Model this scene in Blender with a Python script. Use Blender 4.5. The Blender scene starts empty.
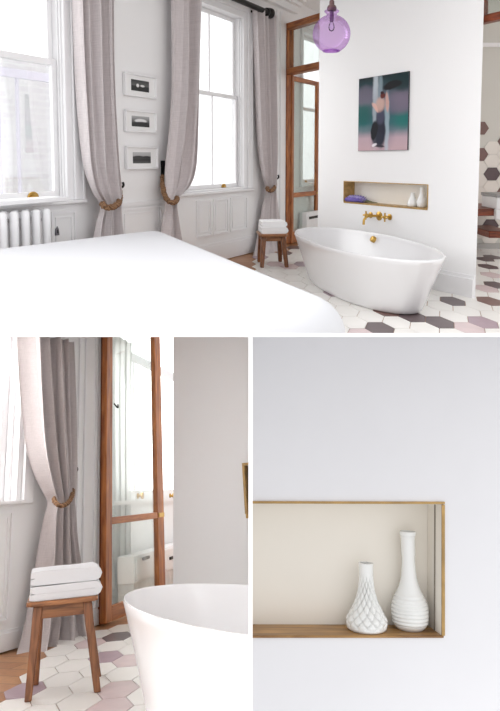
import bpy, math, random
from mathutils import Vector, Matrix, noise
R_ = random.Random(7)
scene = bpy.context.scene
COL = scene.collection
PI = math.pi
# ------------------------------------------------------------------ camera
FPX, PU, PV = 700.0, 250.0, 225.0            # focal length and principal point in pixels of the 500x711 frame
EYE = Vector((0, 0, 1.6))
TILT = math.atan((PV-160.0)/FPX)
CR = Vector((1, 0, 0)); CF = Vector((0, math.cos(TILT), -math.sin(TILT))); CU = Vector((0, math.sin(TILT), math.cos(TILT)))
cam_data = bpy.data.cameras.new('camera'); cam = bpy.data.objects.new('camera', cam_data); COL.objects.link(cam)
cam_data.sensor_fit = 'HORIZONTAL'; cam_data.sensor_width = 36.0; cam_data.lens = FPX/500*36.0
cam_data.shift_y = (PV-355.5)/500.0; cam_data.clip_start = 0.05; cam_data.clip_end = 900
cm = Matrix((CR, CU, -CF)).transposed().to_4x4(); cm.translation = EYE
cam.matrix_world = cm
scene.camera = cam
def pixdir(u, v): return (CF + CR*((u-PU)/FPX) + CU*((PV-v)/FPX))

class Room:
    """a room with its own floor plane and uprights; the eye stands h above its floor"""
    def __init__(s, X, Y, Z, k, h):
        s.R = Matrix((X, Y, Z)).transposed(); s.k = k; s.h = h
        s.T = Matrix.Translation(EYE) @ s.R.to_4x4() @ Matrix.Scale(k, 4) @ Matrix.Translation((0, 0, -h))
    def ray(s, u, v): return s.R.transposed() @ pixdir(u, v)
    def flr(s, u, v, z=0.0):
        d = s.ray(u, v); t = (z-s.h)/d.z
        return Vector((d.x*t, d.y*t, z))
    def at(s, u, v, y):
        d = s.ray(u, v); t = y/d.y
        return Vector((d.x*t, y, s.h+d.z*t))
    def proj(s, p):
        q = s.T @ Vector(p) - EYE
        return (PU+FPX*q.dot(CR)/q.dot(CF), PV-FPX*q.dot(CU)/q.dot(CF))
class Wall:
    """upright plane in a room: x along it, y into it, z up"""
    def __init__(s, room, P, d):
        d = Vector((d[0], d[1])).normalized(); s.room = room; s.P = Vector((P[0], P[1])); s.d = d; s.n = Vector((-d.y, d.x))
        M = Matrix(((d.x, s.n.x, 0, P[0]), (d.y, s.n.y, 0, P[1]), (0, 0, 1, 0), (0, 0, 0, 1)))
        s.M = M; s.W = room.T @ M
    def px(s, u, v, off=0.0):
        r = s.room.ray(u, v); rr = Vector((r.x, r.y))
        t = (s.P.dot(s.n)+off)/rr.dot(s.n)
        p = rr*t
        return ((p-s.P).dot(s.d), s.room.h+r.z*t)
    def loc(s, p):
        q = Vector((p[0], p[1]))-s.P
        return Vector((q.dot(s.d), q.dot(s.n), p[2] if len(p) > 2 else 0))

# ------------------------------------------------------------------ mesh building
class MB:
    def __init__(s): s.v = []; s.f = []; s.mi = []
    def add(s, vs, fs, m=0):
        b = len(s.v); s.v += [tuple(x) for x in vs]
        for f in fs: s.f.append([b+i for i in f]); s.mi.append(m)
        return s
    def box(s, x0, x1, y0, y1, z0, z1, m=0):
        x0, x1 = min(x0, x1), max(x0, x1); y0, y1 = min(y0, y1), max(y0, y1); z0, z1 = min(z0, z1), max(z0, z1)
        return s.add([(x0,y0,z0),(x1,y0,z0),(x1,y1,z0),(x0,y1,z0),(x0,y0,z1),(x1,y0,z1),(x1,y1,z1),(x0,y1,z1)],
              [(0,3,2,1),(4,5,6,7),(0,1,5,4),(1,2,6,5),(2,3,7,6),(3,0,4,7)], m)
    def hexa(s, b, t, m=0):
        """eight corners: four below, four above, both counter-clockwise"""
        return s.add(list(b)+list(t), [(0,3,2,1),(4,5,6,7),(0,1,5,4),(1,2,6,5),(2,3,7,6),(3,0,4,7)], m)
    def prism(s, poly, a0, a1, fn, m=0):
        """poly of (p,q), fn(p,q,a) -> xyz"""
        n = len(poly)
        vs = [fn(p, q, a0) for p, q in poly]+[fn(p, q, a1) for p, q in poly]
        return s.add(vs, [tuple(range(n))[::-1], tuple(range(n, 2*n))]+[(i, (i+1) % n, n+(i+1) % n, n+i) for i in range(n)], m)
    def slab(s, poly, y0, y1, m=0):
        return s.prism(poly, y0, y1, lambda p, q, a: (p, a, q), m)
    def loft(s, front, back, y0, y1, m=0):
        n = len(front)
        return s.add([(p, y0, q) for p, q in front]+[(p, y1, q) for p, q in back], [tuple(range(n))[::-1], tuple(range(n, 2*n))]+[(i, (i+1) % n, n+(i+1) % n, n+i) for i in range(n)], m)
    def plate(s, poly, z0, z1, m=0):
        return s.prism(poly, z0, z1, lambda p, q, a: (p, q, a), m)
    def grid(s, fn, nu, nv, wrap=False, m=0):
        vs = [fn(i/(nu if wrap else nu-1), j/(nv-1)) for j in range(nv) for i in range(nu)]
        fs = []
        for j in range(nv-1):
            for i in range(nu if wrap else nu-1):
                a = j*nu+i; b = j*nu+(i+1) % nu
                fs.append((a, b, b+nu, a+nu))
        return s.add(vs, fs, m)
    def tube(s, pts, r, n=10, m=0):
        pts = [Vector(p) for p in pts]; k = len(pts); rs = r if isinstance(r, (list, tuple)) else [r]*k
        up = None; vs = []
        for i, p in enumerate(pts):
            t = (pts[min(i+1, k-1)]-pts[max(i-1, 0)]).normalized()
            if up is None:
                up = t.orthogonal().normalized()
            up = (up-t*up.dot(t)).normalized(); w = t.cross(up)
            vs += [p+(up*math.cos(2*PI*j/n)+w*math.sin(2*PI*j/n))*rs[i] for j in range(n)]
        fs = [(i*n+j, i*n+(j+1) % n, (i+1)*n+(j+1) % n, (i+1)*n+j) for i in range(k-1) for j in range(n)]
        fs += [tuple(range(n))[::-1], tuple(range((k-1)*n, k*n))]
        return s.add(vs, fs, m)
    def lathe(s, prof, n=32, M=None, rf=None, m=0, cap=True):
        M = M or Matrix.Identity(4); vs = []
        for r, z in prof:
            for j in range(n):
                a = 2*PI*j/n; rr = r if rf is None else rf(r, z, a)
                vs.append(M @ Vector((rr*math.cos(a), rr*math.sin(a), z)))
        k = len(prof)
        fs = [(i*n+j, i*n+(j+1) % n, (i+1)*n+(j+1) % n, (i+1)*n+j) for i in range(k-1) for j in range(n)]
        if cap: fs += [tuple(range(n))[::-1], tuple(range((k-1)*n, k*n))]
        return s.add(vs, fs, m)
    def build(s, name, mats, parent=None, M=None, smooth=40, bevel=0, seg=2, flip=False):
        me = bpy.data.meshes.new(name); me.from_pydata(s.v, [], s.f)
        for m in (mats if isinstance(mats, (list, tuple)) else [mats]): me.materials.append(m)
        me.polygons.foreach_set('material_index', s.mi)
        me.validate(); me.update()
        import bmesh
        bm = bmesh.new(); bm.from_mesh(me); bmesh.ops.recalc_face_normals(bm, faces=bm.faces); bm.to_mesh(me); bm.free()
        if smooth:
            me.polygons.foreach_set('use_smooth', [True]*len(me.polygons))
            me.set_sharp_from_angle(angle=math.radians(smooth))
        o = bpy.data.objects.new(name, me); COL.objects.link(o)
        if parent is not None: o.parent = parent
        if M is not None: o.matrix_world = M if parent is None else o.matrix_world
        if bevel:
            b = o.modifiers.new('edge', 'BEVEL'); b.width = bevel; b.segments = seg; b.limit_method = 'ANGLE'; b.angle_limit = math.radians(35)
        return o
def tag(o, label=None, cat=None, group=None, kind=None):
    if label: o['label'] = label
    if cat: o['category'] = cat
    if group: o['group'] = group
    if kind: o['kind'] = kind
    return o
def thing(name, M, label=None, cat=None, group=None, kind=None):
    o = bpy.data.objects.new(name, None); o.empty_display_size = .1; COL.objects.link(o); o.matrix_world = M
    return tag(o, label, cat, group, kind)
def TR(x, y, z): return Matrix.Translation((x, y, z))
def RZ(a): return Matrix.Rotation(a, 4, 'Z')
def cat_rom(pts, t):
    """smooth interpolation of a list of tuples, t in 0..1"""
    n = len(pts)-1; x = min(max(t*n, 0), n-1e-6); i = int(x); f = x-i
    p0, p1, p2, p3 = pts[max(i-1, 0)], pts[i], pts[i+1], pts[min(i+2, n)]
    return tuple(.5*(2*b+(c-a)*f+(2*a-5*b+4*c-d)*f*f+(3*b-a-3*c+d)*f**3) for a, b, c, d in zip(p0, p1, p2, p3))
def smooth_path(pts, n): return [cat_rom(pts, i/(n-1)) for i in range(n)]

# ------------------------------------------------------------------ materials
def lin(c):
    c = c/255.0
    return c/12.92 if c <= .04045 else ((c+.055)/1.055)**2.4
def rgb(r, g, b): return (lin(r), lin(g), lin(b), 1)
def newmat(name):
    m = bpy.data.materials.new(name); m.use_nodes = True
    nt = m.node_tree; b = nt.nodes['Principled BSDF']
    return m, nt, b
def pmat(name, col, rough=.5, metal=0, var=0, scale=8, bump=0, bscale=60, coat=0, stretch=None, spec=None):
    m, nt, b = newmat(name)
    b.inputs['Base Color'].default_value = col; b.inputs['Roughness'].default_value = rough; b.inputs['Metallic'].default_value = metal
    if coat: b.inputs['Coat Weight'].default_value = coat
    if spec is not None: b.inputs['Specular IOR Level'].default_value = spec
    if var or bump:
        tc = nt.nodes.new('ShaderNodeTexCoord'); mp = nt.nodes.new('ShaderNodeMapping'); nt.links.new(tc.outputs['Object'], mp.inputs[0])
        if stretch: mp.inputs['Scale'].default_value = stretch
    if var:
        n = nt.nodes.new('ShaderNodeTexNoise'); n.inputs['Scale'].default_value = scale; n.inputs['Detail'].default_value = 4
        nt.links.new(mp.outputs[0], n.inputs['Vector'])
        r = nt.nodes.new('ShaderNodeValToRGB'); e = r.color_ramp.elements
        e[0].position = .3; e[1].position = .7
        e[0].color = tuple(c*(1-var) for c in col[:3])+(1,); e[1].color = tuple(min(1, c*(1+var)) for c in col[:3])+(1,)
        nt.links.new(n.outputs['Fac'], r.inputs[0]); nt.links.new(r.outputs[0], b.inputs['Base Color'])
    if bump:
        n = nt.nodes.new('ShaderNodeTexNoise'); n.inputs['Scale'].default_value = bscale; n.inputs['Detail'].default_value = 3
        nt.links.new(mp.outputs[0], n.inputs['Vector'])
        bp = nt.nodes.new('ShaderNodeBump'); bp.inputs['Strength'].default_value = bump; bp.inputs['Distance'].default_value = .01
        nt.links.new(n.outputs['Fac'], bp.inputs['Height']); nt.links.new(bp.outputs[0], b.inputs['Normal'])
    return m
def glassmat(name, tint=(1, 1, 1), gloss=.08, edge=None, rough=0.0):
    m = bpy.data.materials.new(name); m.use_nodes = True; nt = m.node_tree; nt.nodes.remove(nt.nodes['Principled BSDF'])
    out = nt.nodes['Material Output']; tr = nt.nodes.new('ShaderNodeBsdfTransparent'); gl = nt.nodes.new('ShaderNodeBsdfGlossy')
    gl.inputs['Roughness'].default_value = rough
    mx = nt.nodes.new('ShaderNodeMixShader'); tr.inputs[0].default_value = (*tint, 1)
    fr = nt.nodes.new('ShaderNodeFresnel'); fr.inputs[0].default_value = 1.45
    if edge:
        lw = nt.nodes.new('ShaderNodeLayerWeight'); lw.inputs[0].default_value = .35
        mc = nt.nodes.new('ShaderNodeMixRGB'); mc.inputs[1].default_value = (*tint, 1); mc.inputs[2].default_value = (*edge, 1)
        nt.links.new(lw.outputs['Facing'], mc.inputs[0]); nt.links.new(mc.outputs[0], tr.inputs[0])
    ma = nt.nodes.new('ShaderNodeMath'); ma.operation = 'MULTIPLY'; ma.inputs[1].default_value = gloss*10
    ma.use_clamp = True
    nt.links.new(fr.outputs[0], ma.inputs[0]); nt.links.new(ma.outputs[0], mx.inputs[0])
    nt.links.new(tr.outputs[0], mx.inputs[1]); nt.links.new(gl.outputs[0], mx.inputs[2]); nt.links.new(mx.outputs[0], out.inputs[0])
    return m
def woodmat(name, dark, light, scale=6, rough=.38, axis='Z', ring=9):
    """grain running along one axis of the piece"""
    m, nt, b = newmat(name); tc = nt.nodes.new('ShaderNodeTexCoord'); mp = nt.nodes.new('ShaderNodeMapping')
    sc = {'X': (.12, 1, 1), 'Y': (1, .12, 1), 'Z': (1, 1, .12)}[axis]; mp.inputs['Scale'].default_value = sc
    nt.links.new(tc.outputs['Object'], mp.inputs[0])
    n = nt.nodes.new('ShaderNodeTexNoise'); n.inputs['Scale'].default_value = scale*ring; n.inputs['Detail'].default_value = 6; n.inputs['Distortion'].default_value = .6
    nt.links.new(mp.outputs[0], n.inputs['Vector'])
    r = nt.nodes.new('ShaderNodeValToRGB'); e = r.color_ramp.elements; e[0].position = .32; e[1].position = .68; e[0].color = dark; e[1].color = light
    nt.links.new(n.outputs['Fac'], r.inputs[0]); nt.links.new(r.outputs[0], b.inputs['Base Color']); b.inputs['Roughness'].default_value = rough
    return m
def plankmat(name, c1, c2, sx, sy):
    m, nt, b = newmat(name); tc = nt.nodes.new('ShaderNodeTexCoord'); br = nt.nodes.new('ShaderNodeTexBrick')
    mp = nt.nodes.new('ShaderNodeMapping'); nt.links.new(tc.outputs['Object'], mp.inputs[0]); mp.inputs['Rotation'].default_value = (0, 0, .5)
    nt.links.new(mp.outputs[0], br.inputs['Vector'])
    br.inputs['Color1'].default_value = c1; br.inputs['Color2'].default_value = c2; br.inputs['Mortar'].default_value = tuple(c*.4 for c in c1[:3])+(1,)
    br.inputs['Scale'].default_value = 1; br.inputs['Brick Width'].default_value = sx; br.inputs['Row Height'].default_value = sy; br.inputs['Mortar Size'].default_value = .004
    n = nt.nodes.new('ShaderNodeTexNoise'); n.inputs['Scale'].default_value = 30; nt.links.new(mp.outputs[0], n.inputs['Vector'])
    mx = nt.nodes.new('ShaderNodeMixRGB'); mx.blend_type = 'MULTIPLY'; mx.inputs[0].default_value = .35
    nt.links.new(br.outputs['Color'], mx.inputs[1]); nt.links.new(n.outputs['Fac'], mx.inputs[2]); nt.links.new(mx.outputs[0], b.inputs['Base Color'])
    b.inputs['Roughness'].default_value = .4
    return m
def brickmat(name, c1, c2, mortar):
    m, nt, b = newmat(name); tc = nt.nodes.new('ShaderNodeTexCoord'); mp = nt.nodes.new('ShaderNodeMapping')
    mp.inputs['Rotation'].default_value = (PI/2, 0, 0)
    nt.links.new(tc.outputs['Object'], mp.inputs[0]); br = nt.nodes.new('ShaderNodeTexBrick'); nt.links.new(mp.outputs[0], br.inputs['Vector'])
    br.inputs['Color1'].default_value = c1; br.inputs['Color2'].default_value = c2; br.inputs['Mortar'].default_value = mortar
    br.inputs['Scale'].default_value = 1; br.inputs['Brick Width'].default_value = .5; br.inputs['Row Height'].default_value = .16; br.inputs['Mortar Size'].default_value = .02
    nt.links.new(br.outputs['Color'], b.inputs['Base Color']); b.inputs['Roughness'].default_value = .9
    return m
def weavemat(name, c, scale):
    """linen: fine crossed threads"""
    m, nt, b = newmat(name); tc = nt.nodes.new('ShaderNodeTexCoord')
    r = []
    for sc in ((1, 1, .06), (.06, .06, 1)):
        mp = nt.nodes.new('ShaderNodeMapping'); mp.inputs['Scale'].default_value = sc; nt.links.new(tc.outputs['Object'], mp.inputs[0])
        n = nt.nodes.new('ShaderNodeTexNoise'); n.inputs['Scale'].default_value = scale; n.inputs['Detail'].default_value = 2; nt.links.new(mp.outputs[0], n.inputs['Vector']); r.append(n)
    ad = nt.nodes.new('ShaderNodeMath'); ad.operation = 'ADD'; nt.links.new(r[0].outputs['Fac'], ad.inputs[0]); nt.links.new(r[1].outputs['Fac'], ad.inputs[1])
    rp = nt.nodes.new('ShaderNodeMapRange'); rp.inputs[1].default_value = .75; rp.inputs[2].default_value = 1.25
    nt.links.new(ad.outputs[0], rp.inputs[0])
    mx = nt.nodes.new('ShaderNodeMixRGB'); mx.inputs[1].default_value = tuple(x*.93 for x in c[:3])+(1,); mx.inputs[2].default_value = tuple(min(1, x*1.05) for x in c[:3])+(1,)
    nt.links.new(rp.outputs[0], mx.inputs[0]); nt.links.new(mx.outputs[0], b.inputs['Base Color'])
    b.inputs['Roughness'].default_value = .9; b.inputs['Specular IOR Level'].default_value = .1
    out = nt.nodes['Material Output']; tl = nt.nodes.new('ShaderNodeBsdfTranslucent'); nt.links.new(mx.outputs[0], tl.inputs[0])
    ms = nt.nodes.new('ShaderNodeMixShader'); ms.inputs[0].default_value = .12
    nt.links.new(b.outputs[0], ms.inputs[1]); nt.links.new(tl.outputs[0], ms.inputs[2]); nt.links.new(ms.outputs[0], out.inputs[0])
    return m
def ropemat(name, c1, c2):
    m, nt, b = newmat(name); tc = nt.nodes.new('ShaderNodeTexCoord'); w = nt.nodes.new('ShaderNodeTexWave'); w.bands_direction = 'DIAGONAL'
    w.inputs['Scale'].default_value = 14; w.inputs['Distortion'].default_value = 2; nt.links.new(tc.outputs['Object'], w.inputs['Vector'])
    mx = nt.nodes.new('ShaderNodeMixRGB'); mx.inputs[1].default_value = c1; mx.inputs[2].default_value = c2
    nt.links.new(w.outputs['Fac'], mx.inputs[0]); nt.links.new(mx.outputs[0], b.inputs['Base Color']); b.inputs['Roughness'].default_value = .8
    return m
def painted(name, bands, blobs, rough=.5, distort=.0):
    """a picture on Generated x,z: vertical colour bands then soft ellipses (cx, cz, rx, rz, angle, colour, softness)"""
    m, nt, b = newmat(name); N = nt.nodes.new; L = nt.links.new
    tc = N('ShaderNodeTexCoord'); sep = N('ShaderNodeSeparateXYZ'); L(tc.outputs['Generated'], sep.inputs[0])
    def math_(op, a, bb):
        n = N('ShaderNodeMath'); n.operation = op
        for i, x in enumerate((a, bb)):
            if isinstance(x, (int, float)): n.inputs[i].default_value = x
            else: L(x, n.inputs[i])
        return n.outputs[0]
    nz = N('ShaderNodeTexNoise'); nz.inputs['Scale'].default_value = 5; L(tc.outputs['Generated'], nz.inputs['Vector'])
    x = math_('ADD', sep.outputs[0], math_('MULTIPLY', math_('SUBTRACT', nz.outputs['Fac'], .5), distort))
    z = math_('ADD', sep.outputs[2], math_('MULTIPLY', math_('SUBTRACT', nz.outputs['Fac'], .5), distort))
    rp = N('ShaderNodeValToRGB'); el = rp.color_ramp.elements
    el[0].position = bands[0][0]; el[0].color = bands[0][1]; el[1].position = bands[-1][0]; el[1].color = bands[-1][1]
    for p, c in bands[1:-1]:
        e = el.new(p); e.color = c
    L(z, rp.inputs[0]); colr = rp.outputs[0]
    for cx, cz, rx, rz, ang, c, soft in blobs:
        dx = math_('SUBTRACT', x, cx); dz = math_('SUBTRACT', z, cz); ca, sa = math.cos(ang), math.sin(ang)
        px = math_('DIVIDE', math_('ADD', math_('MULTIPLY', dx, ca), math_('MULTIPLY', dz, sa)), rx)
        pz = math_('DIVIDE', math_('SUBTRACT', math_('MULTIPLY', dz, ca), math_('MULTIPLY', dx, sa)), rz)
        d = math_('ADD', math_('MULTIPLY', px, px), math_('MULTIPLY', pz, pz))
        mr = N('ShaderNodeMapRange'); mr.interpolation_type = 'SMOOTHSTEP'
        mr.inputs[1].default_value = 1+soft; mr.inputs[2].default_value = max(0, 1-soft); mr.inputs[3].default_value = 0; mr.inputs[4].default_value = c[3]
        L(d, mr.inputs[0])
        mx = N('ShaderNodeMixRGB'); L(mr.outputs[0], mx.inputs[0]); L(colr, mx.inputs[1]); mx.inputs[2].default_value = c[:3]+(1,); colr = mx.outputs[0]
    L(colr, b.inputs['Base Color']); b.inputs['Roughness'].default_value = rough
    return m
def ca(r, g, b, a): return (lin(r), lin(g), lin(b), a)

WALLP = pmat('white wall paint', rgb(243, 242, 242), .75, bump=.04, bscale=40)
LILAC = pmat('cool white wall plaster', rgb(238, 237, 240), .75, var=.010, scale=5, bump=.03, bscale=60)
TRIMP = pmat('white gloss trim paint', rgb(243, 242, 243), .35)
CEILP = pmat('white ceiling paint', rgb(243, 243, 243), .8)
WHITEB = pmat('white board', rgb(252, 252, 252), .6)
LINEN = pmat('white bed linen', rgb(213, 213, 216), .9, spec=.1, bump=.05, bscale=25)
CURT = weavemat('taupe linen', rgb(228, 220, 220), 90)
CURTF = weavemat('taupe linen fine', rgb(206, 197, 196), 260)
ROPE = ropemat('brown rope', rgb(96, 66, 46), rgb(160, 122, 88))
SHEER = None
IRON = pmat('black iron', rgb(30, 28, 28), .45, .4)
BRASS = pmat('brass', rgb(196, 158, 84), .3, 1.0)
OLDGOLD = pmat('aged gilt wood', rgb(176, 142, 88), .4, .25, var=.25, scale=20, stretch=(1, 1, 1))
CREAM = pmat('cream niche plaster', rgb(242, 236, 226), .6, var=.012, scale=6)
OAK = woodmat('orange brown door wood', rgb(128, 66, 28), rgb(190, 118, 62), 3)
OAKX = woodmat('orange brown rail wood', rgb(128, 66, 28), rgb(190, 118, 62), 3, axis='X')
WALNUT = woodmat('mid brown stool wood', rgb(92, 53, 28), rgb(150, 96, 58), 5)
WALNUTX = woodmat('mid brown seat wood', rgb(110, 66, 36), rgb(172, 116, 72), 5, axis='X')
SHELFW = woodmat('aged shelf wood', rgb(122, 84, 44), rgb(190, 146, 88), 6, axis='X')
REDW = woodmat('dark red brown wood', rgb(88, 36, 18), rgb(140, 66, 34), 4, axis='X')
ACRYL = pmat('white bathtub enamel', rgb(229, 228, 229), .22, coat=.2)
CERAM = pmat('white milk glass', rgb(242, 242, 240), .25, coat=.3)
TOWEL = pmat('white towelling', rgb(232, 232, 234), .95, bump=.5, bscale=400, spec=.05)
TOWELS = pmat('white towelling coarse', rgb(248, 248, 249), .95, bump=.3, bscale=120, spec=.05)
GLASS = glassmat('clear window glass', (.985, .99, .99), .05)
GGLASS = glassmat('greenish door glass', (.93, .96, .945), .03)
PURPLE = glassmat('purple blown glass', (.87, .73, .92), .04, edge=(.76, .56, .86))
GROUT = pmat('pale grout', rgb(232, 229, 225), .8)
HEXM = [pmat('white hexagon tile', rgb(240, 237, 232), .35, var=.012, scale=3), pmat('dark taupe hexagon tile', rgb(92, 76, 78), .35, var=.08, scale=9),
        pmat('mauve hexagon tile', rgb(172, 150, 160), .35, var=.06, scale=9), pmat('pale pink hexagon tile', rgb(216, 196, 196), .35, var=.05, scale=9),
        pmat('brown hexagon tile', rgb(122, 92, 86), .35, var=.06, scale=9), pmat('cream wall hexagon tile', rgb(232, 226, 218), .35, var=.015, scale=3)]
PLANK = plankmat('orange wood planks', rgb(204, 150, 104), rgb(182, 124, 80), .9, .16)
BRICK = brickmat('pale brick facade', rgb(253, 252, 254), rgb(244, 241, 245), rgb(254, 254, 254))
LIT = bpy.data.materials.new('glowing window pane'); LIT.use_nodes = True  # the pane itself glows, standing in for daylight from outside
_b = LIT.node_tree.nodes['Principled BSDF']; _b.inputs['Base Color'].default_value = (.9, .92, .95, 1); _b.inputs['Emission Color'].default_value = (1, 1, 1, 1); _b.inputs['Emission Strength'].default_value = 2.2; _b.inputs['Roughness'].default_value = .1

SHEER = weavemat('sheer white voile', rgb(234, 234, 233), 300)
for n_ in SHEER.node_tree.nodes:
    if n_.type == 'MIX_SHADER': n_.inputs[0].default_value = .55
LIT5 = LIT.copy(); LIT5.name = 'glowing side window pane'; LIT5.node_tree.nodes['Principled BSDF'].inputs['Emission Strength'].default_value = 4.3  # stronger glow put into this pane to brighten the lower left room
# ------------------------------------------------------------------ light
w = bpy.data.worlds.new('daylight'); scene.world = w; w.use_nodes = True; nt = w.node_tree; bg = nt.nodes['Background']
tc = nt.nodes.new('ShaderNodeTexCoord'); vm = nt.nodes.new('ShaderNodeVectorMath'); vm.operation = 'DOT_PRODUCT'; vm.inputs[1].default_value = Vector((-.86, .46, .22)).normalized()
nt.links.new(tc.outputs['Generated'], vm.inputs[0]); rp_ = nt.nodes.new('ShaderNodeValToRGB'); el = rp_.color_ramp.elements
mr = nt.nodes.new('ShaderNodeMapRange'); mr.inputs[1].default_value = -1; mr.inputs[2].default_value = 1; nt.links.new(vm.outputs['Value'], mr.inputs[0]); nt.links.new(mr.outputs[0], rp_.inputs[0])
SKY = ((0, .285), (.5, .315), (.75, .6), (1, 1.0))
el[0].position = 0; el[0].color = (SKY[0][1]*.985, SKY[0][1]*.99, SKY[0][1], 1); el[1].position = 1; el[1].color = (SKY[-1][1],)*3+(1,)
for p, s_ in SKY[1:-1]: el.new(p).color = (s_*.985, s_*.99, s_, 1)
sp_ = nt.nodes.new('ShaderNodeSeparateXYZ'); nt.links.new(tc.outputs['Generated'], sp_.inputs[0])      # the ground is darker than the sky
gm = nt.nodes.new('ShaderNodeMapRange'); gm.inputs[1].default_value = -.35; gm.inputs[2].default_value = .15; gm.inputs[3].default_value = .5; gm.inputs[4].default_value = 1; nt.links.new(sp_.outputs[2], gm.inputs[0])
gx = nt.nodes.new('ShaderNodeVectorMath'); gx.operation = 'SCALE'; nt.links.new(rp_.outputs[0], gx.inputs[0]); nt.links.new(gm.outputs[0], gx.inputs[3]); nt.links.new(gx.outputs[0], bg.inputs['Color']); bg.inputs['Strength'].default_value = 3.0
vs = scene.view_settings; vs.view_transform = 'Standard'; vs.look = 'None'; vs.gamma = 1; vs.use_curve_mapping = False; vs.exposure = .57
scene.cycles.max_bounces = 10; scene.cycles.transparent_max_bounces = 16; scene.cycles.use_denoising = True
# ------------------------------------------------------------------ builders of things
def rounded_poly(pts, radii, n=10):
    """arc data of a rounded convex polygon, counter-clockwise: list of (centre, radius, angle)"""
    out = []; k = len(pts)
    for i in range(k):
        p = Vector(pts[i]); a = (Vector(pts[i-1])-p).normalized(); b = (Vector(pts[(i+1) % k])-p).normalized()
        half = math.acos(max(-1, min(1, a.dot(b))))/2; r = radii[i]
        c = p+(a+b).normalized()*(r/math.sin(half))
        n0 = Vector((-a.y, a.x)) if False else None
        ta = p+a*(r/math.tan(half)); tb = p+b*(r/math.tan(half))
        a0 = math.atan2(*(ta-c).yx); a1 = math.atan2(*(tb-c).yx)
        while a1-a0 > PI: a1 -= 2*PI
        while a1-a0 < -PI: a1 += 2*PI
        out += [(c, r, a0+(a1-a0)*j/n) for j in range(n+1)]
    return out
def ring(arcs, inset): return [Vector((c.x+(r-inset)*math.cos(a), c.y+(r-inset)*math.sin(a))) for c, r, a in arcs]

def curtain(wall, rows, name_lab, y0=-.12, amp=.05, nf=7, seed=1, mat=None, nu=150, nv=90, group=None, thick=.004):
    """rows: (z, left, right, depth factor) from top to hem, along the wall"""
    rr = random.Random(seed); ph = [rr.uniform(0, 6.28) for _ in range(6)]; fr = [nf, nf*1.73, nf*.47, nf*2.9]
    def fn(u, v):
        z, a, b, df, dy = cat_rom(rows, v)
        q = u+.012*math.sin(9*v+ph[4])*math.sin(PI*u)
        wv = math.sin(2*PI*fr[0]*q+ph[0]+.5*math.sin(5*v+ph[3]))+.45*math.sin(2*PI*fr[1]*q+ph[1])+.5*math.sin(2*PI*fr[2]*q+ph[2])+.15*math.sin(2*PI*fr[3]*q+ph[5])
        x = a+(b-a)*u+.22*(b-a)/nf*math.cos(2*PI*fr[0]*q+ph[0])
        return (x, y0+dy-amp*df*wv*.6, z)
    mb = MB().grid(fn, nu, nv)
    o = mb.build('curtain', mat or CURT, None, wall.W, smooth=180)
    s = o.modifiers.new('cloth', 'SOLIDIFY'); s.thickness = thick; s.offset = 0
    tag(o, name_lab, 'curtain', group); return o
def tieback(wall, pts, r, label, hook=None, group=None, n=36):
    t = thing('curtain_tieback', wall.W, label, 'curtain tieback', group)
    P = smooth_path(pts, n)
    for k in range(3):                         # three twisted strands
        q = []
        for i, p in enumerate(P):
            tg = (Vector(P[min(i+1, n-1)])-Vector(P[max(i-1, 0)])).normalized(); up = tg.orthogonal().normalized(); wv = tg.cross(up)
            a = 2*PI*(i/n*n/4.0+k/3)
            q.append(Vector(p)+(up*math.cos(a)+wv*math.sin(a))*r*.55)
        MB().tube(q, r*.62, 8).build('strand', ROPE, t, smooth=60)
    if hook:
        x, y, z, hh = hook
        mb = MB().box(x-hh*.35, x+hh*.35, -.012, 0, z-hh, z+hh)
        mb.tube(smooth_path([(x, 0, z-hh*.3), (x, -hh*.9, z-hh*.5), (x, -hh*1.4, z), (x, -hh*1.2, z+hh*.6)], 10), hh*.25, 8)
        mb.build('hook', IRON, t, smooth=40)
    return t

def stool(M, sw, sd, h, tops, feet, th, lw, label, group=None, chamfer=.04):
    """tops/feet: four (x,y) leg centres under the seat and on the floor; seat centred on the origin"""
    t = thing('stool', M, label, 'stool', group)
    x, y, c = sw/2, sd/2, chamfer
    cy = c*sd/sw
    poly = [(-x+c, -y), (x-c, -y), (x, -y+cy), (x, y-cy), (x-c, y), (-x+c, y), (-x, y-cy), (-x, -y+cy)]
    MB().plate(poly, h-th, h).build('seat', WALNUTX, t, bevel=th*.22)
    hl = h-th-.001
    legs = []
    for (tx, ty), (fx, fy) in zip(tops, feet):
        a, b = lw/2, lw*.36; r = sd/sw
        mb = MB().hexa([(fx-b, fy-b*r, 0), (fx+b, fy-b*r, 0), (fx+b, fy+b*r, 0), (fx-b, fy+b*r, 0)],
                       [(tx-a, ty-a*r, hl), (tx+a, ty-a*r, hl), (tx+a, ty+a*r, hl), (tx-a, ty+a*r, hl)])
        legs.append(mb.build('leg', WALNUT, t, bevel=lw*.12))
    ah = h*.14; r = sd/sw
    def bar(i, j):
        (x0, y0), (x1, y1) = tops[i], tops[j]
        if abs(x1-x0) > abs(y1-y0)*sw/sd:
            q = [(x0, y0-lw*.3*r), (x1, y1-lw*.3*r), (x1, y1+lw*.3*r), (x0, y0+lw*.3*r)]
        else: q = [(x0-lw*.3, y0), (x0+lw*.3, y0), (x1+lw*.3, y1), (x1-lw*.3, y1)]
        MB().plate(q, hl-ah, hl-.0005).build('apron', WALNUTX, t, bevel=lw*.06)
    for i, j in ((0, 1), (1, 2), (3, 2), (0, 3)): bar(i, j)
    return t
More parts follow.
